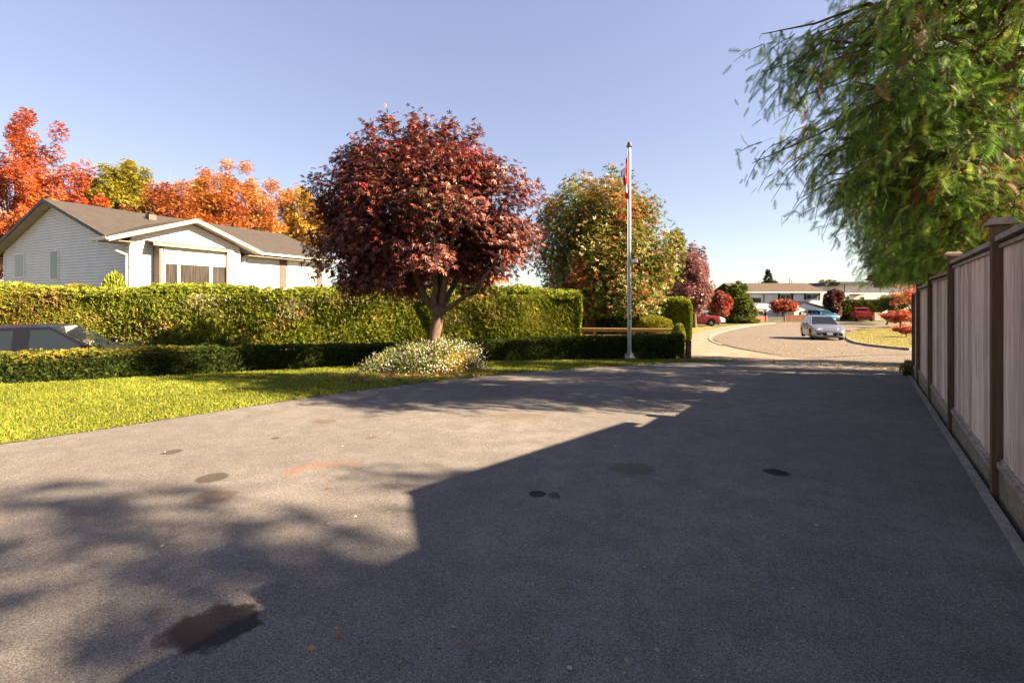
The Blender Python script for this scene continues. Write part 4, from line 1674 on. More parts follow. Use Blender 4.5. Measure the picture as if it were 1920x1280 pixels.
HATCH = dict(L=4.46, W=1.755, H=1.47, clr=.17, wr=.315, wx=(1.35, -1.29), tx=[-2.23, -2.2, -1.9, -1.5, 0, .85, 1.2, 1.6, 2.0, 2.16, 2.23],
             tz=[.60, .86, .98, .99, .96, .95, .92, .86, .74, .64, .56], hoodx=.8, deckx=-1.6, cab=(1.02, .18, -1.25, -1.95), wb=1.56, wt=1.14,
             side=((.75, -.28), (-.34, -1.15)), taper=.10, round=.18, handles=(-.15, -1.0), seams=(.62, -.31),
             face=dict(lz=(.60, .74), sweep=.45, ly0=.55, grille=(.30, .50, .58), pz=.44, fogz=.24), wipers=(.2, .8))
WAGON = dict(L=4.75, W=1.80, H=1.60, clr=.18, wr=.33, wx=(1.42, -1.36), tx=[-2.375, -2.35, -1.9, 0, .9, 1.25, 1.7, 2.15, 2.33, 2.375],
             tz=[.80, 1.02, 1.05, 1.03, 1.02, 1.0, .97, .90, .80, .70], hoodx=.95, deckx=-2.4, cab=(1.22, .30, -2.0, -2.28), wb=1.64, wt=1.30,
             side=((.95, -.02), (-.30, -1.15), (-1.25, -2.0)), taper=.06, round=.12, handles=(-.05, -1.1), seams=(.85, -.16), face=dict(lz=(.68, .82), sweep=.25),
             wipers=(.15, .75))
PICKUP = dict(L=5.6, W=1.98, H=1.92, clr=.36, wr=.40, wx=(1.75, -1.75), tx=[-2.8, -2.78, -1.0, -.6, 1.1, 1.4, 2.3, 2.7, 2.8],
              tz=[1.22, 1.30, 1.30, 1.26, 1.24, 1.22, 1.17, 1.10, .98], hoodx=1.0, deckx=-.9, cab=(1.25, .45, -.85, -1.02), wb=1.74, wt=1.46,
              side=((.95, .02), (-.08, -.72)), taper=.03, round=.07, handles=(.05, -.75), seams=(.92, -.03), rw=.3,
              face=dict(lz=(.86, 1.05), sweep=.18, ly0=.66, grille=(.72, 1.06, .58), gm=M_CHROME, bumper=(.50, .70), pz=.6, fogz=.1),
              bed=(-2.7, -1.1), rbump=(.50, .68), rpz=.62, tail=(.86, 1.24), chin=.02, roofdrop=.02)

# parked dark wagon between the hedges
wy = math.radians(27)
wc = (-11.15, 10.72)
car('parked_car', 'black station wagon parked between the low hedge and the tall hedge', 'car', (wc[0], wc[1], -.94), wy, P_BLACK, WAGON)
p = at(1553, 640, 27.6)
car('parked_car', 'silver hatchback facing this way beside the grass verge', 'car', (20.35, 29.5, g(20, 29.0)), math.radians(-113), P_SILVER, HATCH)
p = at(1318, 612, 52)
car('pickup_truck', 'dark red pickup with a chrome bumper parked nose-right by the pavement', 'pickup truck', (p.x - .9, 52.5, g(p.x, 52)), math.radians(-12), P_DKRED, PICKUP)
p = at(1330, 605, 57)
car('parked_car', 'white car mostly hidden behind the dark red pickup', 'car', (p.x + .2, 58.5, g(p.x, 57)), math.radians(-50), P_WHITE, HATCH)
car('pickup_truck', 'bright red pickup seen from behind with its tailgate towards the road', 'pickup truck', (51.0, 65.5, g(51, 64)), math.radians(62), P_RED, PICKUP)
p = at(1532, 604, 66)
car('parked_car', 'bright blue car in front of the white garage door', 'car', (p.x - .2, 64.6, g(p.x, 65)), math.radians(-88), P_BLUE, WAGON)
p = at(1066, 615, 24)
car('parked_car', 'blue car half hidden behind the right end of the tall hedge', 'car', (p.x - 1.2, 25.0, -1.55), math.radians(-12), P_NAVY, HATCH)
p = at(1408, 600, 66)
car('parked_car', 'white car roof showing above the red-brown fence of the two-storey house', 'car', (p.x - .3, 66.4, g(p.x, 66)), math.radians(0), P_WHITE, HATCH)
# ------------------------------------------------------------------ hedges
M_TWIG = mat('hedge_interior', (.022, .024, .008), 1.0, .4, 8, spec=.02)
M_BARK = mat('bark', (.135, .095, .065), .9, .45, 7, (3, 3, .7), bmp=.6, bscale=14, spec=.1)
M_BARK2 = mat('grey_bark', (.21, .17, .14), .9, .4, 6, (3, 3, .6), bmp=.5, bscale=14, spec=.1)
M_BARKC = mat('cedar_bark', (.13, .085, .06), .95, .45, 7, (5, 5, .5), bmp=.7, bscale=14, spec=.05)


def hedge(name, label, path, width, ztop, n, size, cols, wts, tpl=None, group=None, lump=.06, seed=1, m=None, patches=None, rough_top=.05, cat='hedge', taper=0.0):
    tpl = tpl if tpl is not None else T_TUFT
    P_ = np.array(path, float)
    seg = np.linalg.norm(np.diff(P_, axis=0), axis=1)
    cum = np.concatenate([[0], np.cumsum(seg)])
    L = cum[-1]

    def on(s):
        x, y = np.interp(s, cum, P_[:, 0]), np.interp(s, cum, P_[:, 1])
        e_ = .25
        dx = np.interp(s + e_, cum, P_[:, 0]) - np.interp(s - e_, cum, P_[:, 0])
        dy = np.interp(s + e_, cum, P_[:, 1]) - np.interp(s - e_, cum, P_[:, 1])
        q = np.maximum(np.hypot(dx, dy), 1e-6)
        return x, y, dx / q, dy / q
    r = empty(name, (P_[0, 0], P_[0, 1], g(P_[0, 0], P_[0, 1])))
    tag(r, label, cat, group)
    zt = (lambda s: np.interp(s / L, np.linspace(0, 1, len(ztop)), ztop)) if hasattr(ztop, '__len__') else (lambda s: np.full(np.shape(s), float(ztop)))
    wv1, wv2 = Wave(1.3, seed=seed), Wave(4.5, seed=seed + 50)
    hmean = float(zt(np.array(L / 2)) - G(*on(np.array([L / 2]))[:2])[0])
    # solid twiggy inside
    S_ = np.linspace(.22, L - .22, max(4, int(L / .35)))
    x, y, tx_, ty_ = on(S_)
    vs, fs = [], []
    ins = .24 if hmean > 1.5 else (.09 if hmean > .5 else .04)
    for i in range(len(S_)):
        z0, z1 = g(x[i], y[i]) - .05, float(zt(S_[i])) - ins
        hw = width / 2 - ins
        for o, z in ((-hw, z0), (-hw * .97, z1 - .05), (-hw * .8, z1), (hw * .8, z1), (hw * .97, z1 - .05), (hw, z0)):
            vs.append((x[i] - ty_[i] * o, y[i] + tx_[i] * o, z))
    for i in range(len(S_) - 1):
        for k in range(6):
            a_, b_ = i * 6 + k, i * 6 + (k + 1) % 6
            fs.append((a_, b_, b_ + 6, a_ + 6))
    fs += [tuple(range(6))[::-1], tuple(range(len(vs) - 6, len(vs)))]
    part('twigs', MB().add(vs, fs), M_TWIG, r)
    # foliage over every face
    wt = np.array([hmean * L, .55 * hmean * L, width * L * 1.2, hmean * width * 1.8, hmean * width * 1.8])
    face = rng.choice(5, n, p=wt / wt.sum())
    s = rng.uniform(0, L, n)
    u = rng.uniform(0, 1, n)
    s = np.where(face == 3, 0.0, np.where(face == 4, L, s))
    x, y, tx_, ty_ = on(s)
    zb, ztp = G(x, y), zt(s)
    off = np.where(face == 0, -width / 2, np.where(face == 1, width / 2, (u - .5) * width))
    u2 = rng.uniform(0, 1, n)
    off = np.where(face >= 3, (u2 - .5) * width, off)
    zz = np.where(face == 2, ztp, zb + (ztp - zb) * (1 - (1 - u) ** 1.0))
    if taper:
        off = off * (1 - taper * (zz - zb) / (ztp - zb))
    N = np.zeros((n, 3))
    N[face == 0] = np.stack([ty_, -tx_, tx_ * 0], 1)[face == 0]
    N[face == 1] = np.stack([-ty_, tx_, tx_ * 0], 1)[face == 1]
    N[face == 2] = (0, 0, 1)
    N[face == 3] = np.stack([-tx_, -ty_, tx_ * 0], 1)[face == 3]
    N[face == 4] = np.stack([tx_, ty_, tx_ * 0], 1)[face == 4]
    P = np.stack([x - ty_ * off, y + tx_ * off, zz], 1)
    # rounded shoulders
    d = wv1(P) * lump + wv2(P) * lump * .6 - rng.uniform(0, 1, n) ** 2 * .10 + .01
    d = np.maximum(d, -(ins - .05))
    P = P + N * d[:, None]
    sh = np.clip((zz - (ztp - .12)) / .12, 0, 1) * (face != 2)
    P -= N * (sh ** 2 * .05)[:, None]
    P[:, 2] += (face == 2) * rng.uniform(0, 1, n) ** 3 * rough_top
    ax = N * .9 + np.array((0, 0, .55)) + rng.normal(size=(n, 3)) * .55
    idx = None
    c = palette(n, cols, wts, .3)
    if patches is not None:
        for (pc, rad, colr, k) in patches:
            dd = np.linalg.norm((P - np.array(pc)) / np.array(rad), axis=1)
            f = np.clip(1.3 - dd, 0, 1) * (rng.uniform(size=n) < k)
            c = c * (1 - f[:, None]) + np.array(colr) * rng.uniform(.6, 1.3, (n, 1)) * f[:, None]
    c = c * (1 + .18 * wv1(P * 1.7))[:, None]
    sz = rng.uniform(.7, 1.3, n) * size
    link('foliage', scatter('foliage', P, ax, N + rng.normal(size=(n, 3)) * .5, sz, tpl, np.clip(c, .003, .8), m or LEAF_MATTE), r)
    return r


GRN = [(.060, .095, .012), (.095, .130, .016), (.14, .17, .022), (.035, .060, .010)]
# low clipped hedge in front; leaf colour darkened to stand for cast shade
hedge('low_hedge', 'low clipped hedge with shade-darkened green leaves running from the left edge to the round wooden post', [(-13.2, 7.2), (-10.35, 9.12), (-6.9, 11.2), (-3.75, 13.0), (-1.0, 13.95), (2.0, 14.5), (5.55, 14.85)],
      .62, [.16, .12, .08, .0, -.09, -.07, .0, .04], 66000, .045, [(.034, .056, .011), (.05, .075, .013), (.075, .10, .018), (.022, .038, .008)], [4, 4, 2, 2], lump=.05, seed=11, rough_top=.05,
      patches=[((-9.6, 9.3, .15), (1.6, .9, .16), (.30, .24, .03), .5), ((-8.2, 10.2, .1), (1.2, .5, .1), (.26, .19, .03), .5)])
# tall hedge
pt = []
for q in [(610, 655), (760, 560), (860, 600), (930, 590), (520, 610), (300, 610), (560, 585), (640, 570), (250, 640), (380, 570), (820, 640), (980, 570), (460, 640), (100, 560), (1010, 600), (880, 560), (180, 600), (420, 590), (700, 600)]:
    Yq = 14.1 + (q[0] / 1070) * 2.3
    p = at(q[0], q[1], Yq)
    pt.append(((p.x, p.y, p.z), (.55, .8, .30), random.choice([(.40, .26, .10), (.36, .24, .09), (.30, .26, .06), (.45, .36, .20)]), .5))
p = at(545, 580, 15.3)
pt.append(((p.x, p.y, p.z), (.5, .6, .3), (.5, .45, .36), .45))
p = at(40, 590, 14.1)
pt.append(((p.x, p.y, p.z), (1.6, 1.2, .9), (.26, .17, .04), .55))
hedge('tall_hedge', 'tall yellow-green cedar hedge screening the white house', [(-20.5, 13.4), (-15.0, 14.85), (-7.5, 15.9), (-2.0, 16.75), (2.55, 17.5)], 1.1,
      [1.37, 1.37, 1.46, 1.40, 1.42, 1.40, 1.36, 1.38, 1.42], 165000, .085, [(.16, .19, .020), (.23, .25, .028), (.09, .125, .015), (.29, .28, .04)], [5, 4.5, 2.5, 1.2], lump=.14, seed=21,
      rough_top=.26, patches=pt)
# bushes standing behind the tall hedge's left half
def mound(name, label, c, rad, n, size, cols, wts, group=None, tpl=None, seed=2, cat='shrub', m=None, lump=.12, boxy=0.0, grow=.5):
    r = empty(name, (c[0], c[1], g(c[0], c[1])))
    tag(r, label, cat, group)
    D = rnd_dir(n)
    D[:, 2] = np.where(D[:, 2] < -.25, -D[:, 2], D[:, 2])
    if boxy:
        q = np.max(np.abs(D), axis=1, keepdims=True)
        D = D * (1 - boxy) + D / q * boxy * .82
    wv = Wave(3, seed=seed)
    rr = 1 + wv(D) * lump - rng.uniform(0, 1, n) ** 2 * .22
    P = np.array(c) + D * np.array(rad) * rr[:, None]
    k = P[:, 2] > G(P[:, 0], P[:, 1])
    P, D = P[k], D[k]
    n = len(P)
    ax = D * .8 + np.array((0, 0, grow)) + rng.normal(size=(n, 3)) * .5
    col = palette(n, cols, wts, .3) * (1 + .15 * wv(P))[:, None]
    link('foliage', scatter('foliage', P, ax, D + rng.normal(size=(n, 3)) * .5, rng.uniform(.7, 1.3, n) * size, tpl or T_TUFT, np.clip(col, .003, .8), m or LEAF_MATTE), r)
    zc = g(c[0], c[1])
    mb = MB()
    vs, fs = [], []
    NN, MM = 10, 6
    for i in range(MM + 1):
        ph = -.3 + (math.pi / 2 + .3) * i / MM
        for j in range(NN):
            th = 2 * math.pi * j / NN
            d_ = np.array((math.cos(ph) * math.cos(th), math.cos(ph) * math.sin(th), math.sin(ph)))
            if boxy:
                d_ = d_ * (1 - boxy) + d_ / np.max(np.abs(d_)) * boxy * .82
            d_ = d_ * np.array(rad) * .72
            vs.append((c[0] + d_[0], c[1] + d_[1], max(c[2] + d_[2], zc - .05) if i else zc - .05))
    for i in range(MM):
        for j in range(NN):
            fs.append((i * NN + j, i * NN + (j + 1) % NN, (i + 1) * NN + (j + 1) % NN, (i + 1) * NN + j))
    fs.append(tuple(range(NN))[::-1])
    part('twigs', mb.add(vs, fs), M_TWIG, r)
    return r


def mound_px(name, label, px0, px1, y0, y1, Y, depth, *a_, **k):
    """a mound filling a box of the photograph at distance Y"""
    l, rr_ = at(px0, y0, Y), at(px1, y1, Y)
    zb = min(rr_.z, g((l.x + rr_.x) / 2, Y))
    zc = zb + (l.z - zb) * .35
    return mound(name, label, ((l.x + rr_.x) / 2, Y, zc), ((rr_.x - l.x) / 2, depth, l.z - zc), *a_, **k)


BR = [(.22, .13, .035), (.28, .17, .05), (.16, .11, .03), (.16, .15, .03)]
mound_px('shrub', 'rusty brown shrub poking above the tall hedge at the far left', -20, 90, 536, 620, 15.2, .8, 5000, .10, BR, [3, 2, 2, 2], seed=31)
mound_px('shrub', 'rusty brown rounded shrub top in front of the gable wall above the tall hedge', 112, 184, 533, 620, 16.3, .8, 4500, .10, BR, [3, 2, 2, 3], seed=32)
mound_px('shrub', 'bright yellow-green wispy shoots above the tall hedge at the house corner', 186, 238, 524, 620, 16.4, .6, 3400, .16, [(.26, .27, .03), (.20, .24, .03), (.13, .17, .02)], [3, 3, 1], seed=33, tpl=T_THIN, grow=1.6)

# beyond the tall hedge's right end
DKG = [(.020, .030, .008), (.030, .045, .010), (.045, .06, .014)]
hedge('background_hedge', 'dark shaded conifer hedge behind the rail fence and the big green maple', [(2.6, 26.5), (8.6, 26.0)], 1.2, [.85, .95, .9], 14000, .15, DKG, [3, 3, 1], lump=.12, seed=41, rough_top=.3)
mound_px('shrub', 'neatly clipped rounded yellow-green shrub behind the right end of the rail fence', 1192, 1263, 589.5, 640, 21.5, .9, 9000, .055, [(.20, .19, .02), (.26, .23, .025), (.12, .13, .015)], [3, 3, 2], seed=42, lump=.03, boxy=.35)
mound_px('shrub', 'upright yellow-green clump at the left end of the clipped rounded shrub', 1190, 1213, 577, 640, 22.6, .5, 2600, .085, [(.20, .19, .02), (.12, .14, .02)], [2, 2], seed=43)
hedge('square_hedge', 'bright square-cut yellow-green hedge block beside the pavement', [(9.55, 28.0), (10.95, 27.5)], 1.5, [1.0, 1.08, .97], 24000, .085, [(.13, .17, .016), (.22, .24, .022), (.07, .10, .012), (.28, .27, .03)], [4, 3, 2, 1.5], lump=.10, seed=44, rough_top=.3)
mound_px('shrub', 'small leafy yellow-green shoot at the right end of the rail fence', 1262, 1284, 608, 650, 17.2, .3, 700, .085, [(.22, .22, .03), (.14, .17, .02)], [2, 2], seed=45, grow=1.0)
hedge('square_hedge', 'small clipped green hedge between the dark red pickup and the red-brown fence', [(28.5, 60.3), (30.6, 60.6)], 1.3, [-.45, -.45], 5000, .15, [(.10, .14, .016), (.16, .19, .02), (.06, .09, .01)], [3, 3, 2], lump=.06, seed=46)
hedge('square_hedge', 'long clipped dark hedge with a golden top behind the red and graphite vehicles', [(50.8, 69.6), (56.2, 69.0)], 2.0, [1.05, .95], 11000, .17, [(.075, .10, .012), (.05, .075, .012), (.17, .17, .02)], [3, 3, 2], lump=.05, seed=47)
mound_px('shrub', 'orange-tan rounded shrub between the dark red tree and the long clipped hedge', 1574, 1596, 566, 602, 70.5, 1.6, 3500, .2, [(.48, .24, .07), (.40, .22, .06), (.30, .18, .05)], [3, 2, 1], seed=48, tpl=T_LEAF)


# ------------------------------------------------------------------ trees
def crown_pts(c, rad, nl, lr, n, seed, zmin=-1.0, shell=.42, flat=.0):
    r_ = np.random.default_rng(seed)
    D = unit(r_.normal(size=(nl * 3, 3)))
    D = D[D[:, 2] > zmin][:nl]
    nl = len(D)
    rr = r_.uniform(0, 1, nl) ** shell
    Cn = D * rr[:, None] * (1 - lr * .8)
    idx = r_.integers(0, nl, n)
    d = unit(r_.normal(size=(n, 3)))
    q = d * (r_.uniform(0, 1, n) ** .45)[:, None] * lr * r_.uniform(.75, 1.2, nl)[idx][:, None]
    q[:, 2] *= (1 - flat)
    P = (Cn[idx] + q) * np.array(rad) + np.array(c)
    return P, idx, Cn * np.array(rad) + np.array(c), d


def tree(name, label, base, c, rad, n, size, cols, wts, nl=40, lr=.33, seed=1, group=None, droop=.25, trunk_r=.15, tpl=None, m=None, bark=None, limbs=8, zmin=-.75, shell=.42, mixing=.5, cat='tree', flat=0.0, jit=.3, limb_parts=False, split=.45, filt=None):
    r = empty(name, base)
    tag(r, label, cat, group)
    P, idx, Cn, d = crown_pts(c, rad, nl, lr, n, seed, zmin, shell, flat)
    if filt is not None:
        k = filt(P)
        P, idx, d = P[k], idx[k], d[k]
    n = len(P)
    out = unit((P - np.array(c)) / np.array(rad))
    ax = out * .5 + d * .5 + rng.normal(size=(n, 3)) * .45 - np.array((0, 0, droop))
    nr = np.array((0, 0, .8)) + out * .6 + rng.normal(size=(n, 3)) * .45
    w = np.array(wts, float)
    lumpcol = rng.choice(len(cols), len(Cn), p=w / w.sum())[idx]
    own = rng.choice(len(cols), n, p=w / w.sum())
    ci = np.where(rng.uniform(size=n) < mixing, lumpcol, own)
    col = palette(n, cols, None or wts, jit, ci)
    bark = bark or M_BARK
    b, c_ = Vector(base), Vector(c)
    fork = b.lerp(c_, split)
    mid = b.lerp(fork, .5) + Vector((random.uniform(-.5, .5), random.uniform(-.5, .5), 0)) * trunk_r
    tm = MB().tube([b - Vector((0, 0, .15)), b + Vector((0, 0, .05)), mid, fork], [trunk_r * 1.5, trunk_r * 1.25, trunk_r, trunk_r * .82], 10)
    lm = MB()
    order = rng.permutation(len(Cn))[:limbs]
    for i in order:
        e_ = Vector(Cn[i])
        s_ = fork - Vector((0, 0, .02)) if random.random() < .6 else fork.lerp(mid, random.uniform(0, .25))
        k1 = s_.lerp(e_, .35) + Vector((random.uniform(-.1, .1), random.uniform(-.1, .1), .12)) * (e_ - s_).length
        k2 = s_.lerp(e_, .7) + Vector((random.uniform(-.06, .06), random.uniform(-.06, .06), .06)) * (e_ - s_).length
        rr = trunk_r * random.uniform(.4, .62)
        tgt = lm if not limb_parts else MB()
        tgt.tube([s_, k1, k2, e_], [rr, rr * .7, rr * .42, rr * .16], 6)
        if limb_parts:
            part('limb', tgt, bark, r, smooth=50)
    if not limb_parts:
        tm.v, tm.f, tm.m = tm.v, tm.f, tm.m
        o_ = len(tm.v)
        tm.v += lm.v
        tm.f += [tuple(i + o_ for i in f) for f in lm.f]
        tm.m += lm.m
    part('trunk', tm, bark, r, smooth=50)
    link('crown', scatter('crown', P, ax, nr, rng.uniform(.65, 1.25, n) * size, tpl or T_TUFT, col, m or LEAF), r)
    return r


def tree_px(name, label, px0, px1, y0, y1, Y, n, size, cols, wts, depth=None, trunk_px=None, **k):
    l, q = at(px0, y0, Y), at(px1, y1, Y)
    cx, cz = (l.x + q.x) / 2, (l.z + q.z) / 2
    rx, rz = (q.x - l.x) / 2, (l.z - q.z) / 2
    bx = at(trunk_px, 0, Y).x if trunk_px else cx
    return tree(name, label, (bx, Y, g(bx, Y)), (cx, Y, cz), (rx, depth or rx * .9, rz), n, size, cols, wts, **k)


# the red maple in the flower bed
MY = 11.7
mc = at(793, 411, MY)
mb_ = on_ground(812, 678)
mx0 = at(812, 678, MY)
RED = [(.17, .042, .032), (.115, .028, .024), (.26, .085, .058), (.065, .021, .02), (.32, .12, .05), (.32, .035, .03), (.13, .085, .03)]
r = empty('maple_tree', (mx0.x, MY, g(mx0.x, MY)))
tag(r, 'round dark red maple tree standing in the flower bed between lawn and driveway', 'tree')
b = Vector((mx0.x, MY, g(mx0.x, MY) - .1))


def mp(px, py, dy=0.0):
    return at(px, py, MY + dy)


tr = MB().tube([b, mp(811, 645), mp(817, 618), mp(823, 592), mp(826, 575)], [.22, .165, .15, .145, .135], 14)
part('trunk', tr, M_BARK, r, smooth=50)
for pts_, rad_ in (
        ([mp(822, 600), mp(808, 572), mp(797, 556), mp(785, 532), mp(770, 490, .3), mp(730, 430, .4)], [.10, .105, .09, .08, .06, .025]),
        ([mp(818, 590), mp(812, 565, -.1), mp(818, 540, -.1), mp(812, 505, -.2), mp(790, 440, -.5), mp(770, 350, -.6)], [.10, .10, .085, .07, .055, .02]),
        ([mp(826, 582), mp(829, 555), mp(828, 520), mp(835, 460, .4), mp(840, 360, .5), mp(835, 260, .4)], [.12, .10, .09, .08, .055, .02]),
        ([mp(828, 585), mp(834, 568, .1), mp(845, 545, .2), mp(870, 500, .3), mp(910, 430, .5), mp(930, 330, .5)], [.10, .075, .07, .06, .045, .02]),
        ([mp(830, 582), mp(840, 578, -.1), mp(856, 568, -.2), mp(890, 540, -.5), mp(940, 480, -.8)], [.09, .065, .06, .05, .02]),
        ([mp(824, 575), mp(826, 540, .4), mp(800, 470, .9), mp(700, 380, 1.1)], [.09, .08, .06, .02]),
        ([mp(826, 575), mp(836, 520, -.3), mp(850, 440, -.5), mp(880, 380, -.6)], [.09, .08, .05, .02])):
    part('limb', MB().tube(pts_, rad_, 9), M_BARK, r, smooth=50)
N_ = 38000
P, idx, Cn, d = crown_pts((mc.x, MY, mc.z - .1), (3.32, 2.15, 2.68), 120, .23, N_, 77, zmin=-.9, shell=.30)
# flatter underside, open round the forks; the top breaks into upright sprays
low = at(0, 566, MY).z
wv = Wave(1.6, seed=9)
under = low + .25 * wv(P) + .10 * np.abs(P[:, 0] - mc.x - .4) * (P[:, 0] < mc.x)
keep = P[:, 2] > under
fork_gap = ((P[:, 0] - mp(818, 0).x) / .75) ** 2 + ((P[:, 1] - MY + 1.5) / 2.6) ** 2
keep &= ~((fork_gap < 1) & (P[:, 2] < at(0, 512, MY).z))
P, idx, d = P[keep], idx[keep], d[keep]
tips = []
for k in range(26):
    q = math.radians(random.uniform(0, 360))
    rr_ = random.uniform(.1, .9)
    bx_, by_ = mc.x + math.cos(q) * rr_ * 2.6, MY + math.sin(q) * rr_ * 1.75
    bz_ = mc.z - .1 + 2.68 * math.sqrt(max(0, 1 - rr_ * rr_ * .86)) - .35
    for t in np.linspace(0, 1, 34):
        tips.append((bx_ + .25 * t * math.cos(q) + random.gauss(0, .09), by_ + .25 * t * math.sin(q) + random.gauss(0, .09), bz_ + t * random.uniform(.15, .5)))
tips = np.array(tips)
P = np.concatenate([P, tips])
idx = np.concatenate([idx, rng.integers(0, len(Cn), len(tips))])
d = np.concatenate([d, rnd_dir(len(tips))])
n = len(P)
out = unit((P - np.array((mc.x, MY, mc.z - 1.0))) / np.array((3.32, 2.2, 2.9)))
ax = out * .55 + rng.normal(size=(n, 3)) * .4 - np.array((0, 0, .45))
nr = out * .8 + np.array((0, 0, .7)) + rng.normal(size=(n, 3)) * .35
w = np.array([5, 5, 3.2, 3, 1.1, .9, 1.0])
lc = rng.choice(len(RED), len(Cn), p=w / w.sum())[idx]
own = rng.choice(len(RED), n, p=w / w.sum())
col = palette(n, RED, w, .3, np.where(rng.uniform(size=n) < .4, lc, own))
M_RLEAF = leaf_mat('red_leaf', .28, .4, .5)
link('crown', scatter('crown', P, ax, nr, rng.uniform(.095, .165, n), T_MAPLE, col, M_RLEAF), r)

# flower bed round its trunk
bc = at(806, 668, 11.45)
r = empty('flower_bush', (bc.x, 11.45, g(bc.x, 11.45)))
tag(r, 'low bed of pale flowering plants round the foot of the red maple', 'flower bed')
N_ = 15000
D = rnd_dir(N_)
D[:, 2] = np.abs(D[:, 2])
zg = g(bc.x, 11.45)
wv = Wave(2.4, seed=4)
wv3 = Wave(7, seed=14)
rr = (1 + .16 * wv(D) + .10 * wv3(D)) * (1.05 - rng.uniform(0, 1, N_) ** 1.6 * .5 + (rng.uniform(0, 1, N_) < .12) * rng.uniform(0, .2, N_))
P = np.array((bc.x, 11.45, zg)) + D * np.array((1.36, 1.0, .66)) * rr[:, None]
P[:, 2] = np.maximum(P[:, 2], G(P[:, 0], P[:, 1]) + .01)
ax = D * .5 + np.array((0, 0, .8)) + rng.normal(size=(N_, 3)) * .4
cl = wv(P * np.array((1.2, 1.2, .3)) * 1.4)
col = palette(N_, [(.13, .18, .03), (.09, .125, .035), (.19, .20, .08), (.26, .24, .07)], [3, 2, 3, 2.5], .35)
yel = np.exp(-(((P[:, 0] - at(858, 0, 10.7).x) / .36) ** 2 + ((P[:, 2] - zg - .2) / .25) ** 2)) * (P[:, 1] < 11.4)
col = col * (1 - yel[:, None] * .85) + yel[:, None] * .85 * np.array((.50, .36, .03))
col = col * (1 + .22 * cl[:, None])
link('foliage', scatter('foliage', P, ax, rnd_dir(N_), rng.uniform(.045, .12, N_), T_THIN, np.clip(col, .004, .8), LEAF_MATTE), r)
N_ = 2600
D = rnd_dir(N_)
D[:, 2] = np.abs(D[:, 2])
P = np.array((bc.x, 11.45, zg)) + D * np.array((1.40, 1.03, .68)) * (1 + .16 * wv(D) + .10 * wv3(D) + rng.uniform(-.12, .2, N_))[:, None]
star = (np.array([(0, 0, 0.05)] + [(math.cos(math.radians(k * 60)) * .5, math.sin(math.radians(k * 60)) * .5, 0) for k in range(6)]), np.array([(0, 1 + k, 1 + (k + 1) % 6) for k in range(6)]))
link('flowers', scatter('flowers', P, rnd_dir(N_), D + rng.normal(size=(N_, 3)) * .3 + np.array((0, -.3, .3)), rng.uniform(.018, .042, N_), star,
                        palette(N_, [(.66, .60, .60), (.60, .48, .52), (.70, .66, .50), (.42, .34, .38)], [4, 3, 2, 2], .15), PETAL), r)
mb = MB()
vs, fs = [], []
for i in range(7):
    ph = math.pi / 2 * i / 6
    for j in range(14):
        th = 2 * math.pi * j / 14
        x_, y_ = bc.x + 1.05 * math.cos(ph) * math.cos(th), 11.45 + .85 * math.cos(ph) * math.sin(th)
        vs.append((x_, y_, (zg if i else g(x_, y_) - .04) + .42 * math.sin(ph)))
for i in range(6):
    for j in range(14):
        fs.append((i * 14 + j, i * 14 + (j + 1) % 14, (i + 1) * 14 + (j + 1) % 14, (i + 1) * 14 + j))
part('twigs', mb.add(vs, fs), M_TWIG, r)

# big green maple turning red, behind the flagpole
GR = [(.125, .15, .022), (.085, .115, .018), (.20, .18, .03), (.32, .18, .045), (.32, .095, .03), (.26, .15, .04)]
GY = 24.0


def gm_filter(P):
    # the crown is tall at the left and falls away to the right, with a straight hem
    q = (P[:, 0] - at(1130, 0, GY).x)
    top = at(0, 318, GY).z - np.clip(q - .6, 0, 9) * 1.0 - np.clip(-q - 2.4, 0, 9) * .9
    hem = at(0, 590, GY).z + .2 * Wave(1.2, seed=8)(P)
    return (P[:, 2] < top + .35 * Wave(1.5, seed=6)(P)) & (P[:, 2] > hem)


tree_px('maple_tree', 'tall green maple turning red at its tips behind the flagpole', 984, 1278, 296, 650, GY, 52000, .18, GR, [4, 4, 2.6, 2.0, 1.3, 1.6], trunk_px=1098, nl=260, lr=.24, seed=33,
        trunk_r=.30, shell=.55, mixing=.6, droop=.35, zmin=-.95, filt=gm_filter, tpl=T_TUFT, split=.35, bark=mat('dark_bark', (.085, .055, .04), .9, .4, 6, (3, 3, .6), bmp=.5, bscale=14, spec=.1))

PL = [(.23, .095, .09), (.16, .06, .062), (.32, .15, .135), (.09, .037, .042)]
tree_px('plum_tree', 'wide pinkish purple plum tree beyond the green maple', 1228, 1338, 452, 605, 43, 14000, .20, PL, [4, 3, 3, 2], nl=70, lr=.25, seed=13, trunk_r=.2, shell=.35, limbs=6, zmin=-.9, jit=.35)
tree_px('plum_tree', 'dark purple tree rising behind the pinkish plum tree', 1275, 1330, 450, 590, 50, 7000, .22, PL, [2, 3, 1, 3], nl=50, lr=.26, seed=14, trunk_r=.2, limbs=6, zmin=-.9)
tree_px('poplar_tree', 'slender olive green treetop behind the green maple', 1248, 1290, 416, 560, 66, 4500, .32, [(.15, .15, .03), (.10, .11, .025), (.20, .17, .04)], [3, 3, 1], nl=40, lr=.3, seed=15, trunk_r=.2, limbs=5)
tree_px('red_shrub', 'red leafed bush behind the white car and dark red pickup', 1325, 1372, 541, 600, 58, 4200, .22, [(.36, .06, .03), (.26, .05, .03), (.42, .14, .05), (.12, .04, .03)], [3, 2, 1, 2], nl=36, lr=.3, seed=16, trunk_r=.12, limbs=5, cat='bush', zmin=-.9)


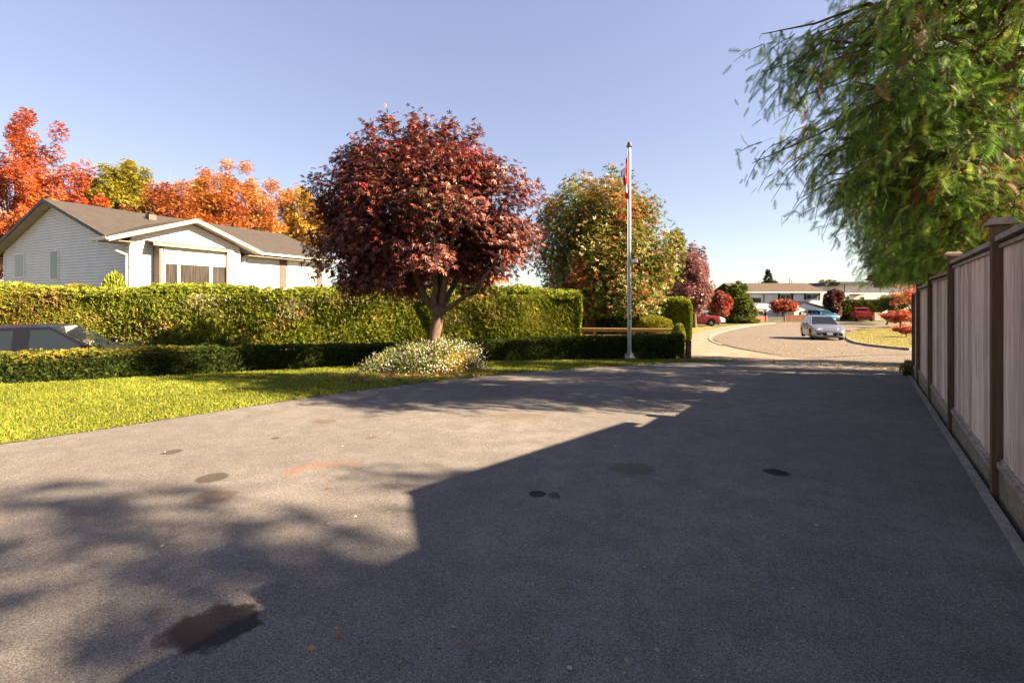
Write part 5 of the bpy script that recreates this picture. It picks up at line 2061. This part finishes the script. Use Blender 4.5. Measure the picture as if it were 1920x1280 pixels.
def conifer(name, label, px, ytop, ybase, half_px, Y, n, size, cols, wts, tiers=18, seed=1, power=1.0, spread=.35, group=None, cat='tree', tpl=None):
    b_ = at(px, ybase, Y)
    zt, zb = at(0, ytop, Y).z, min(b_.z, g(b_.x, Y) + .2)
    R = half_px / FX * Y
    r_ = empty(name, (b_.x, Y, g(b_.x, Y)))
    tag(r_, label, cat, group)
    H = zt - zb
    part('trunk', MB().tube([(b_.x, Y, g(b_.x, Y) - .1), (b_.x, Y, zt - .1 * H)], [R * .12 + .05, .03], 7), M_BARKC, r_)
    rg = np.random.default_rng(seed)
    nb = tiers * 7
    h = np.sort(rg.uniform(0, 1, nb)) ** 1.0
    az = rg.uniform(0, 6.28, nb)
    ln = R * (1 - h) ** power * rg.uniform(.75, 1.15, nb) + .05 * R
    k = rg.choice(nb, n, p=(ln + .1 * R) / (ln + .1 * R).sum())
    t = rg.uniform(.1, 1, n) ** .7
    dx, dy = np.cos(az)[k], np.sin(az)[k]
    sd_ = rg.normal(size=n) * ln[k] * spread * .6 * (1.1 - t)
    P = np.stack([b_.x + dx * ln[k] * t - dy * sd_, Y + dy * ln[k] * t + dx * sd_, zb + h[k] * H * .97 + ln[k] * t * (.05 - .22 * t) + rg.normal(size=n) * .05 * R], 1)
    P[:, 2] = np.maximum(P[:, 2], G(P[:, 0], P[:, 1]) + .03)
    ax = np.stack([dx, dy, 0 * dx], 1) * .8 + rg.normal(size=(n, 3)) * .4 + np.array((0, 0, .25))
    link('crown', scatter('crown', P, ax, np.tile([[0, 0, 1.]], (n, 1)) + rg.normal(size=(n, 3)) * .4, rg.uniform(.7, 1.3, n) * size, tpl or T_TUFT, palette(n, cols, wts, .3), LEAF_MATTE), r_)
    return r_


CG = [(.08, .11, .018), (.12, .15, .024), (.17, .19, .03), (.045, .07, .014)]
conifer('evergreen_tree', 'broad yellowish evergreen bush-tree left of the two-storey house', 1384, 528, 606, 31, 60.5, 9000, .30, CG, [3, 3, 2.5, 2], seed=17, power=.36, spread=.9)
conifer('spruce_tree', 'dark pointed spruce rising behind the brown roof', 1440, 504.5, 580, 22, 98, 4500, .42, [(.03, .05, .025), (.05, .07, .04), (.07, .085, .05)], [3, 3, 1], seed=18, power=.9)
conifer('spruce_tree', 'flat topped small conifer just right of the pointed spruce', 1452, 525, 580, 8, 96, 1200, .38, [(.04, .065, .02), (.06, .08, .02)], [3, 2], seed=28, power=.3)
conifer('pine_tree', 'thin spreading pine top behind the flat roof', 1636, 507, 570, 20, 108, 1500, .6, [(.10, .10, .05), (.16, .13, .06), (.06, .07, .035)], [3, 2, 2], seed=19, power=.55)
tree_px('distant_tree', 'distant olive treetops between the two far houses', 1532, 1572, 521, 560, 112, 1600, .5, [(.18, .14, .05), (.12, .11, .04)], [2, 2], nl=16, lr=.36, seed=20, trunk_r=.2, limbs=4)
tree_px('red_maple', 'small orange red maple in front of the white two-storey house', 1440, 1495, 557, 592, 65, 5200, .20, [(.40, .09, .03), (.30, .06, .03), (.46, .17, .05), (.14, .04, .03)], [3, 3, 2, 2], nl=42, lr=.27, seed=21, trunk_r=.09, limbs=9, zmin=-.6)
tree_px('red_tree', 'dark wine red tree between the garage and the flat-roofed house', 1545, 1583, 534, 600, 68, 7500, .24, [(.15, .05, .035), (.10, .035, .03), (.22, .09, .06), (.05, .025, .025)], [3, 3, 2, 3], nl=50, lr=.28, seed=22, trunk_r=.15, limbs=6, zmin=-.95)
tree_px('street_tree', 'small green tree with a yellow and orange top right of the red pickup', 1644, 1698, 549, 592, 55, 6500, .20, [(.085, .10, .02), (.06, .08, .02), (.20, .19, .03)], [4, 3, 1.5], nl=50, lr=.27, seed=23, trunk_r=.11, limbs=7, trunk_px=1663)
tree_px('street_tree', 'yellow and orange crown in front of the flat-roofed house', 1662, 1716, 547, 575, 58, 4000, .20, [(.50, .36, .04), (.50, .22, .03), (.42, .12, .03)], [3, 3, 2], nl=40, lr=.28, seed=24, trunk_r=.1, limbs=6)
FR = [(.50, .10, .045), (.40, .07, .035), (.55, .20, .08), (.30, .06, .03)]
tree_px('red_maple', 'loose bright red maple sprays beside the fence end across the road', 1655, 1720, 580, 606, 47, 4200, .15, FR, [3, 3, 2, 1], nl=80, lr=.2, seed=25, trunk_r=.07, limbs=9, zmin=-.9)
tree_px('red_maple', 'thin red maple twigs reaching out high above the fence end', 1664, 1740, 516, 582, 41, 1100, .15, FR, [3, 3, 2, 1], nl=40, lr=.17, seed=26, trunk_r=.09, limbs=24, zmin=-.9, trunk_px=1726)
tree_px('red_shrub', 'low orange red bush on the verge beside the fence end', 1676, 1722, 607, 626, 30, 1700, .10, FR, [3, 2, 2, 1], nl=50, lr=.2, seed=27, trunk_r=.04, limbs=8, cat='bush', zmin=-.95)

# autumn trees behind the white house
OR_ = [(.40, .085, .02), (.32, .055, .018), (.43, .14, .03), (.22, .04, .018)]
tree_px('autumn_tree', 'tall open orange red oak at the left edge of the photo', -80, 172, 202, 560, 40, 30000, .22, OR_, [4, 3, 2, 2], nl=150, lr=.125, seed=51, trunk_r=.26, limbs=30, shell=.4, zmin=-.95, bark=M_BARK2, trunk_px=20, tpl=T_TUFT, split=.4)
tree_px('autumn_tree', 'yellow-green tree between the orange oak and the orange maples', 160, 296, 286, 480, 47, 19000, .24, [(.26, .22, .02), (.20, .19, .02), (.31, .23, .02), (.11, .115, .02)], [4, 3, 2, 2], nl=80, lr=.2, seed=52, trunk_r=.24, limbs=14, shell=.4, bark=M_BARK2)
tree_px('autumn_tree', 'dense rust orange maple right behind the roof ridge', 232, 478, 342, 520, 40, 36000, .2, [(.30, .082, .016), (.24, .05, .014), (.34, .14, .02), (.12, .03, .014)], [4, 3, 3, 2], nl=110, lr=.2, seed=53, trunk_r=.25, limbs=10, shell=.36)
tree_px('autumn_tree', 'tall light orange tree behind the rust orange maple', 322, 566, 303, 520, 54, 28000, .24, [(.42, .155, .03), (.36, .115, .025), (.44, .21, .04), (.27, .10, .025)], [4, 3, 2, 1], nl=150, lr=.13, seed=54, trunk_r=.26, limbs=26, shell=.45, bark=M_BARK2)
tree_px('autumn_tree', 'golden yellow tree at the left edge of the red maple', 500, 640, 345, 520, 58, 16000, .24, [(.42, .24, .03), (.38, .18, .025), (.34, .25, .03)], [4, 2, 2], nl=70, lr=.2, seed=55, trunk_r=.24, limbs=14, shell=.45, bark=M_BARK2)
tree_px('autumn_tree', 'orange tree glimpsed under the red maple crown', 660, 980, 470, 590, 60, 9000, .36, [(.55, .20, .04), (.48, .12, .03), (.5, .3, .05)], [4, 3, 1], nl=60, lr=.22, seed=56, trunk_r=.24, limbs=12)
r = empty('bare_sapling', (at(318, 0, 50).x, 50, g(at(318, 0, 50).x, 50)))
tag(r, 'bare grey twigs rising between the yellow-green tree and the orange trees', 'tree')
mb = MB()
p0 = at(318, 420, 50)
for k in range(14):
    q = at(308 + random.uniform(0, 30), random.uniform(318, 345), 50 + random.uniform(-.5, .5))
    mb.tube([p0 - Vector((0, 0, 2)), p0.lerp(q, .5) + Vector((random.uniform(-.4, .4), 0, 0)), q], [.05, .03, .008], 5)
mb.tube([(p0.x, 50, g(p0.x, 50)), p0 - Vector((0, 0, 1.8))], [.12, .06], 6)
part('twigs', mb, M_BARK2, r)
# a band of far trees closing the horizon
N_ = 9000
X_ = rng.uniform(-150, 190, N_)
Y_ = 135 + rng.uniform(-8, 8, N_)
hh = np.abs(Wave(.16, seed=61)(np.stack([X_, Y_ * 0, X_ * 0], 1))) * 2.2 + 3.6
P = np.stack([X_, Y_, G(X_, Y_) + hh * rng.uniform(0, 1, N_) ** .6], 1)
o = link('distant_woods', scatter('distant_woods', P, rnd_dir(N_) + np.array((0, 0, .4)), rnd_dir(N_), rng.uniform(.9, 1.9, N_), T_TUFT,
                                  palette(N_, [(.10, .10, .04), (.16, .11, .04), (.07, .08, .035)], [3, 2, 2], .3), LEAF_MATTE))
tag(o, 'low band of distant trees beyond the houses', 'trees', kind='stuff')


# ------------------------------------------------------------------ cedars behind the fence
def behind(q):
    return not ((q[0] - F0.x) * FN.x + (q[1] - F0.y) * FN.y > -.3 and q[2] < 1.85)


def cedar(name, label, base, height, prof, nbr, seed, other=.62, group=None, h0=.5, limb_n=10, lens=1.0, dens=1.0, lift=.24, sc=1.0):
    rg = np.random.default_rng(seed)
    rd = random.Random(seed)
    r_ = empty(name, (base[0], base[1], g(*base)))
    tag(r_, label, 'tree', group)
    z0 = g(*base)
    B = np.array((base[0], base[1], 0))
    part('trunk', MB().tube([(base[0], base[1], z0 - .1), (base[0] + .05, base[1], z0 + height * .4), (base[0], base[1], z0 + height)], [.34, .24, .03], 12), M_BARKC, r_, smooth=50)
    hs, ls = [p[0] for p in prof], [p[1] for p in prof]
    Pp, Aa, Cc, Ss = [], [], [], []
    bm_ = MB()
    for ib in range(nbr):
        h = h0 + (height - h0) * ((ib + rd.random()) / nbr) ** 1.4
        az = rd.uniform(0, 2 * math.pi) if rd.random() < .55 else math.pi + rd.gauss(0, .75)
        left = max(0, -math.cos(az))
        L = float(np.interp(h, hs, ls)) * (other + (1 - other) * left ** 1.6) * rd.uniform(.78, 1.06)
        dv = np.array((math.cos(az), math.sin(az), 0))
        sv = np.array((-dv[1], dv[0], 0))
        lf = lift * rd.uniform(.6, 1.4)

        def bp(t):
            return B + dv * L * t + np.array((0, 0, z0 + h + L * (lf * t - .40 * t * t + .10 * t ** 3)))
        pts_ = [bp(t) + rg.normal(size=3) * .035 * L * (t > 0) for t in (0, .25, .5, .75, 1.0)]
        rr_ = .012 + .011 * L
        pts_ = [q_ for q_ in pts_ if behind(q_)]
        if len(pts_) < 2:
            continue
        bm_.tube(pts_, [rr_, rr_ * .8, rr_ * .6, rr_ * .4, rr_ * .15][:len(pts_)], 5)
        nsub = max(5, int(L * 8.5 * lens))
        dead_branch = rd.random() < .10
        btone = rd.random()
        for js in range(nsub):
            t = .12 + .88 * rd.random() ** .8
            s = rd.choice((-1, 1))
            o_ = bp(t) + rg.normal(size=3) * .05
            sl = (.22 + .24 * L * (1 - .72 * t)) * rd.uniform(.45, 1.35)
            sl = min(sl, 1.3)
            sdv = unit((dv * rd.uniform(.1, 1.1) + sv * s * rd.uniform(.2, 1.0) + np.array((0, 0, rd.uniform(-.55, .25))))[None])[0]
            ns = max(3, int(sl * 15 * dens))
            tt = (np.arange(ns) + rg.uniform(0, 1, ns)) / ns
            drp = rd.uniform(.4, 1.0)
            q = o_ + sdv * (sl * tt)[:, None] - np.array((0, 0, 1.0)) * (sl * drp * tt ** 1.7)[:, None] + rg.normal(size=(ns, 3)) * .06
            Pp.append(q)
            axx = sdv * .55 + np.array((0, 0, -.55)) + rg.normal(size=(ns, 3)) * .62
            Aa.append(axx)
            tone = rd.random() * .65 + btone * .35
            if (dead_branch and rd.random() < .22) or rd.random() < .02:
                base_c = np.array((.30, .085, .022)) if rd.random() < .7 else np.array((.22, .13, .05))
            elif tone < .40:
                base_c = np.array((.105, .20, .03))
            elif tone < .68:
                base_c = np.array((.16, .27, .04))
            elif tone < .86:
                base_c = np.array((.23, .31, .055))
            else:
                base_c = np.array((.33, .33, .10))
            Cc.append(np.tile(base_c, (ns, 1)) * rd.uniform(.7, 1.35) * rg.uniform(.6, 1.4, (ns, 1)))
            Ss.append(rg.uniform(.15, .34, ns) * sc)
            if sl > .35 and behind(o_) and behind(o_ + sdv * sl - np.array((0, 0, sl * drp))):
                bm_.tube([o_, o_ + sdv * sl * .5 - np.array((0, 0, sl * drp * .3)), o_ + sdv * sl - np.array((0, 0, sl * drp))], [.010, .007, .003], 3, cap=False)
    part('branches', bm_, M_BARKC, r_, smooth=60)
    P, A_, C_, S_ = map(np.concatenate, (Pp, Aa, Cc, Ss))
    n = len(P)
    k = P[:, 2] > G(P[:, 0], P[:, 1]) + .05
    # nothing grows through the fence below its top
    d_f = (P[:, 0] - F0.x) * FN.x + (P[:, 1] - F0.y) * FN.y
    k &= ~((d_f > -.35) & (P[:, 2] < 1.75))
    P, A_, C_, S_ = P[k], A_[k], C_[k], S_[k]
    link('crown', scatter('crown', P, A_, np.tile([[0, 0, 1.]], (len(P), 1)) + rg.normal(size=(len(P), 3)) * .55, S_, T_SPRAY, C_, LEAF_CEDAR), r_)
    print(name, len(P))
    return r_


LEAF_CEDAR = leaf_mat('cedar_leaf', .42, .6, .25)
CGRP = None
cedar('cedar_tree', 'big drooping red cedar overhanging the tall right fence', (6.95, 6.5), 11.4,
      [(.4, .9), (1.6, 1.15), (2.3, 1.4), (2.9, 1.75), (3.4, 2.3), (3.9, 2.7), (4.6, 2.95), (5.4, 3.1), (6.1, 2.85), (6.7, 2.2), (7.5, 1.35), (9, .85), (11.4, .1)], 270, 5, .76, dens=1.15, lens=1.05, sc=.85)
cedar('cedar_tree', 'young bushy cedar filling the gap behind the middle of the tall right fence', (8.85, 8.5), 6.6,
      [(.3, 1.1), (2.0, 1.45), (3.2, 1.5), (4.5, 1.2), (6.0, .5), (6.6, .1)], 170, 25, .95, h0=.3, dens=1.3)
cedar('cedar_tree', 'second cedar half hidden behind the overhanging one', (10.7, 10.3), 11.2,
      [(.5, 1.3), (2.4, 1.9), (3.9, 2.3), (6, 2.3), (8, 2.0), (9.5, 1.2), (11.2, .2)], 120, 15, .85, dens=1.1)
cedar('cedar_tree', 'dense cedar skirt at the far end of the tall right fence', (11.8, 12.7), 9.0,
      [(.3, 1.2), (2.0, 1.5), (3.2, 1.7), (4.2, 2.0), (5.5, 2.0), (7.5, 1.2), (9.0, .2)], 200, 6, .85, h0=.3, dens=1.5)
tree('broadleaf_tree', 'sparse broadleaf tree behind the near end of the tall right fence', (14.2, -1.4, g(14.4, -1.4)), (14.2, -1.65, 9.9), (2.5, 1.75, 2.4), 1150, .15, [(.08, .1, .02), (.14, .12, .03)], [3, 2],
     nl=19, lr=.27, seed=71, trunk_r=.12, limbs=9, shell=.6)
mound_px('weed_clump', 'dry weed clump at the foot of the far fence post', 1694, 1713, 682, 699, 10.1, .16, 260, .10, [(.2, .17, .05), (.1, .12, .03), (.3, .2, .08)], [2, 2, 1], seed=73, tpl=T_THIN, cat='weed', grow=1.2)
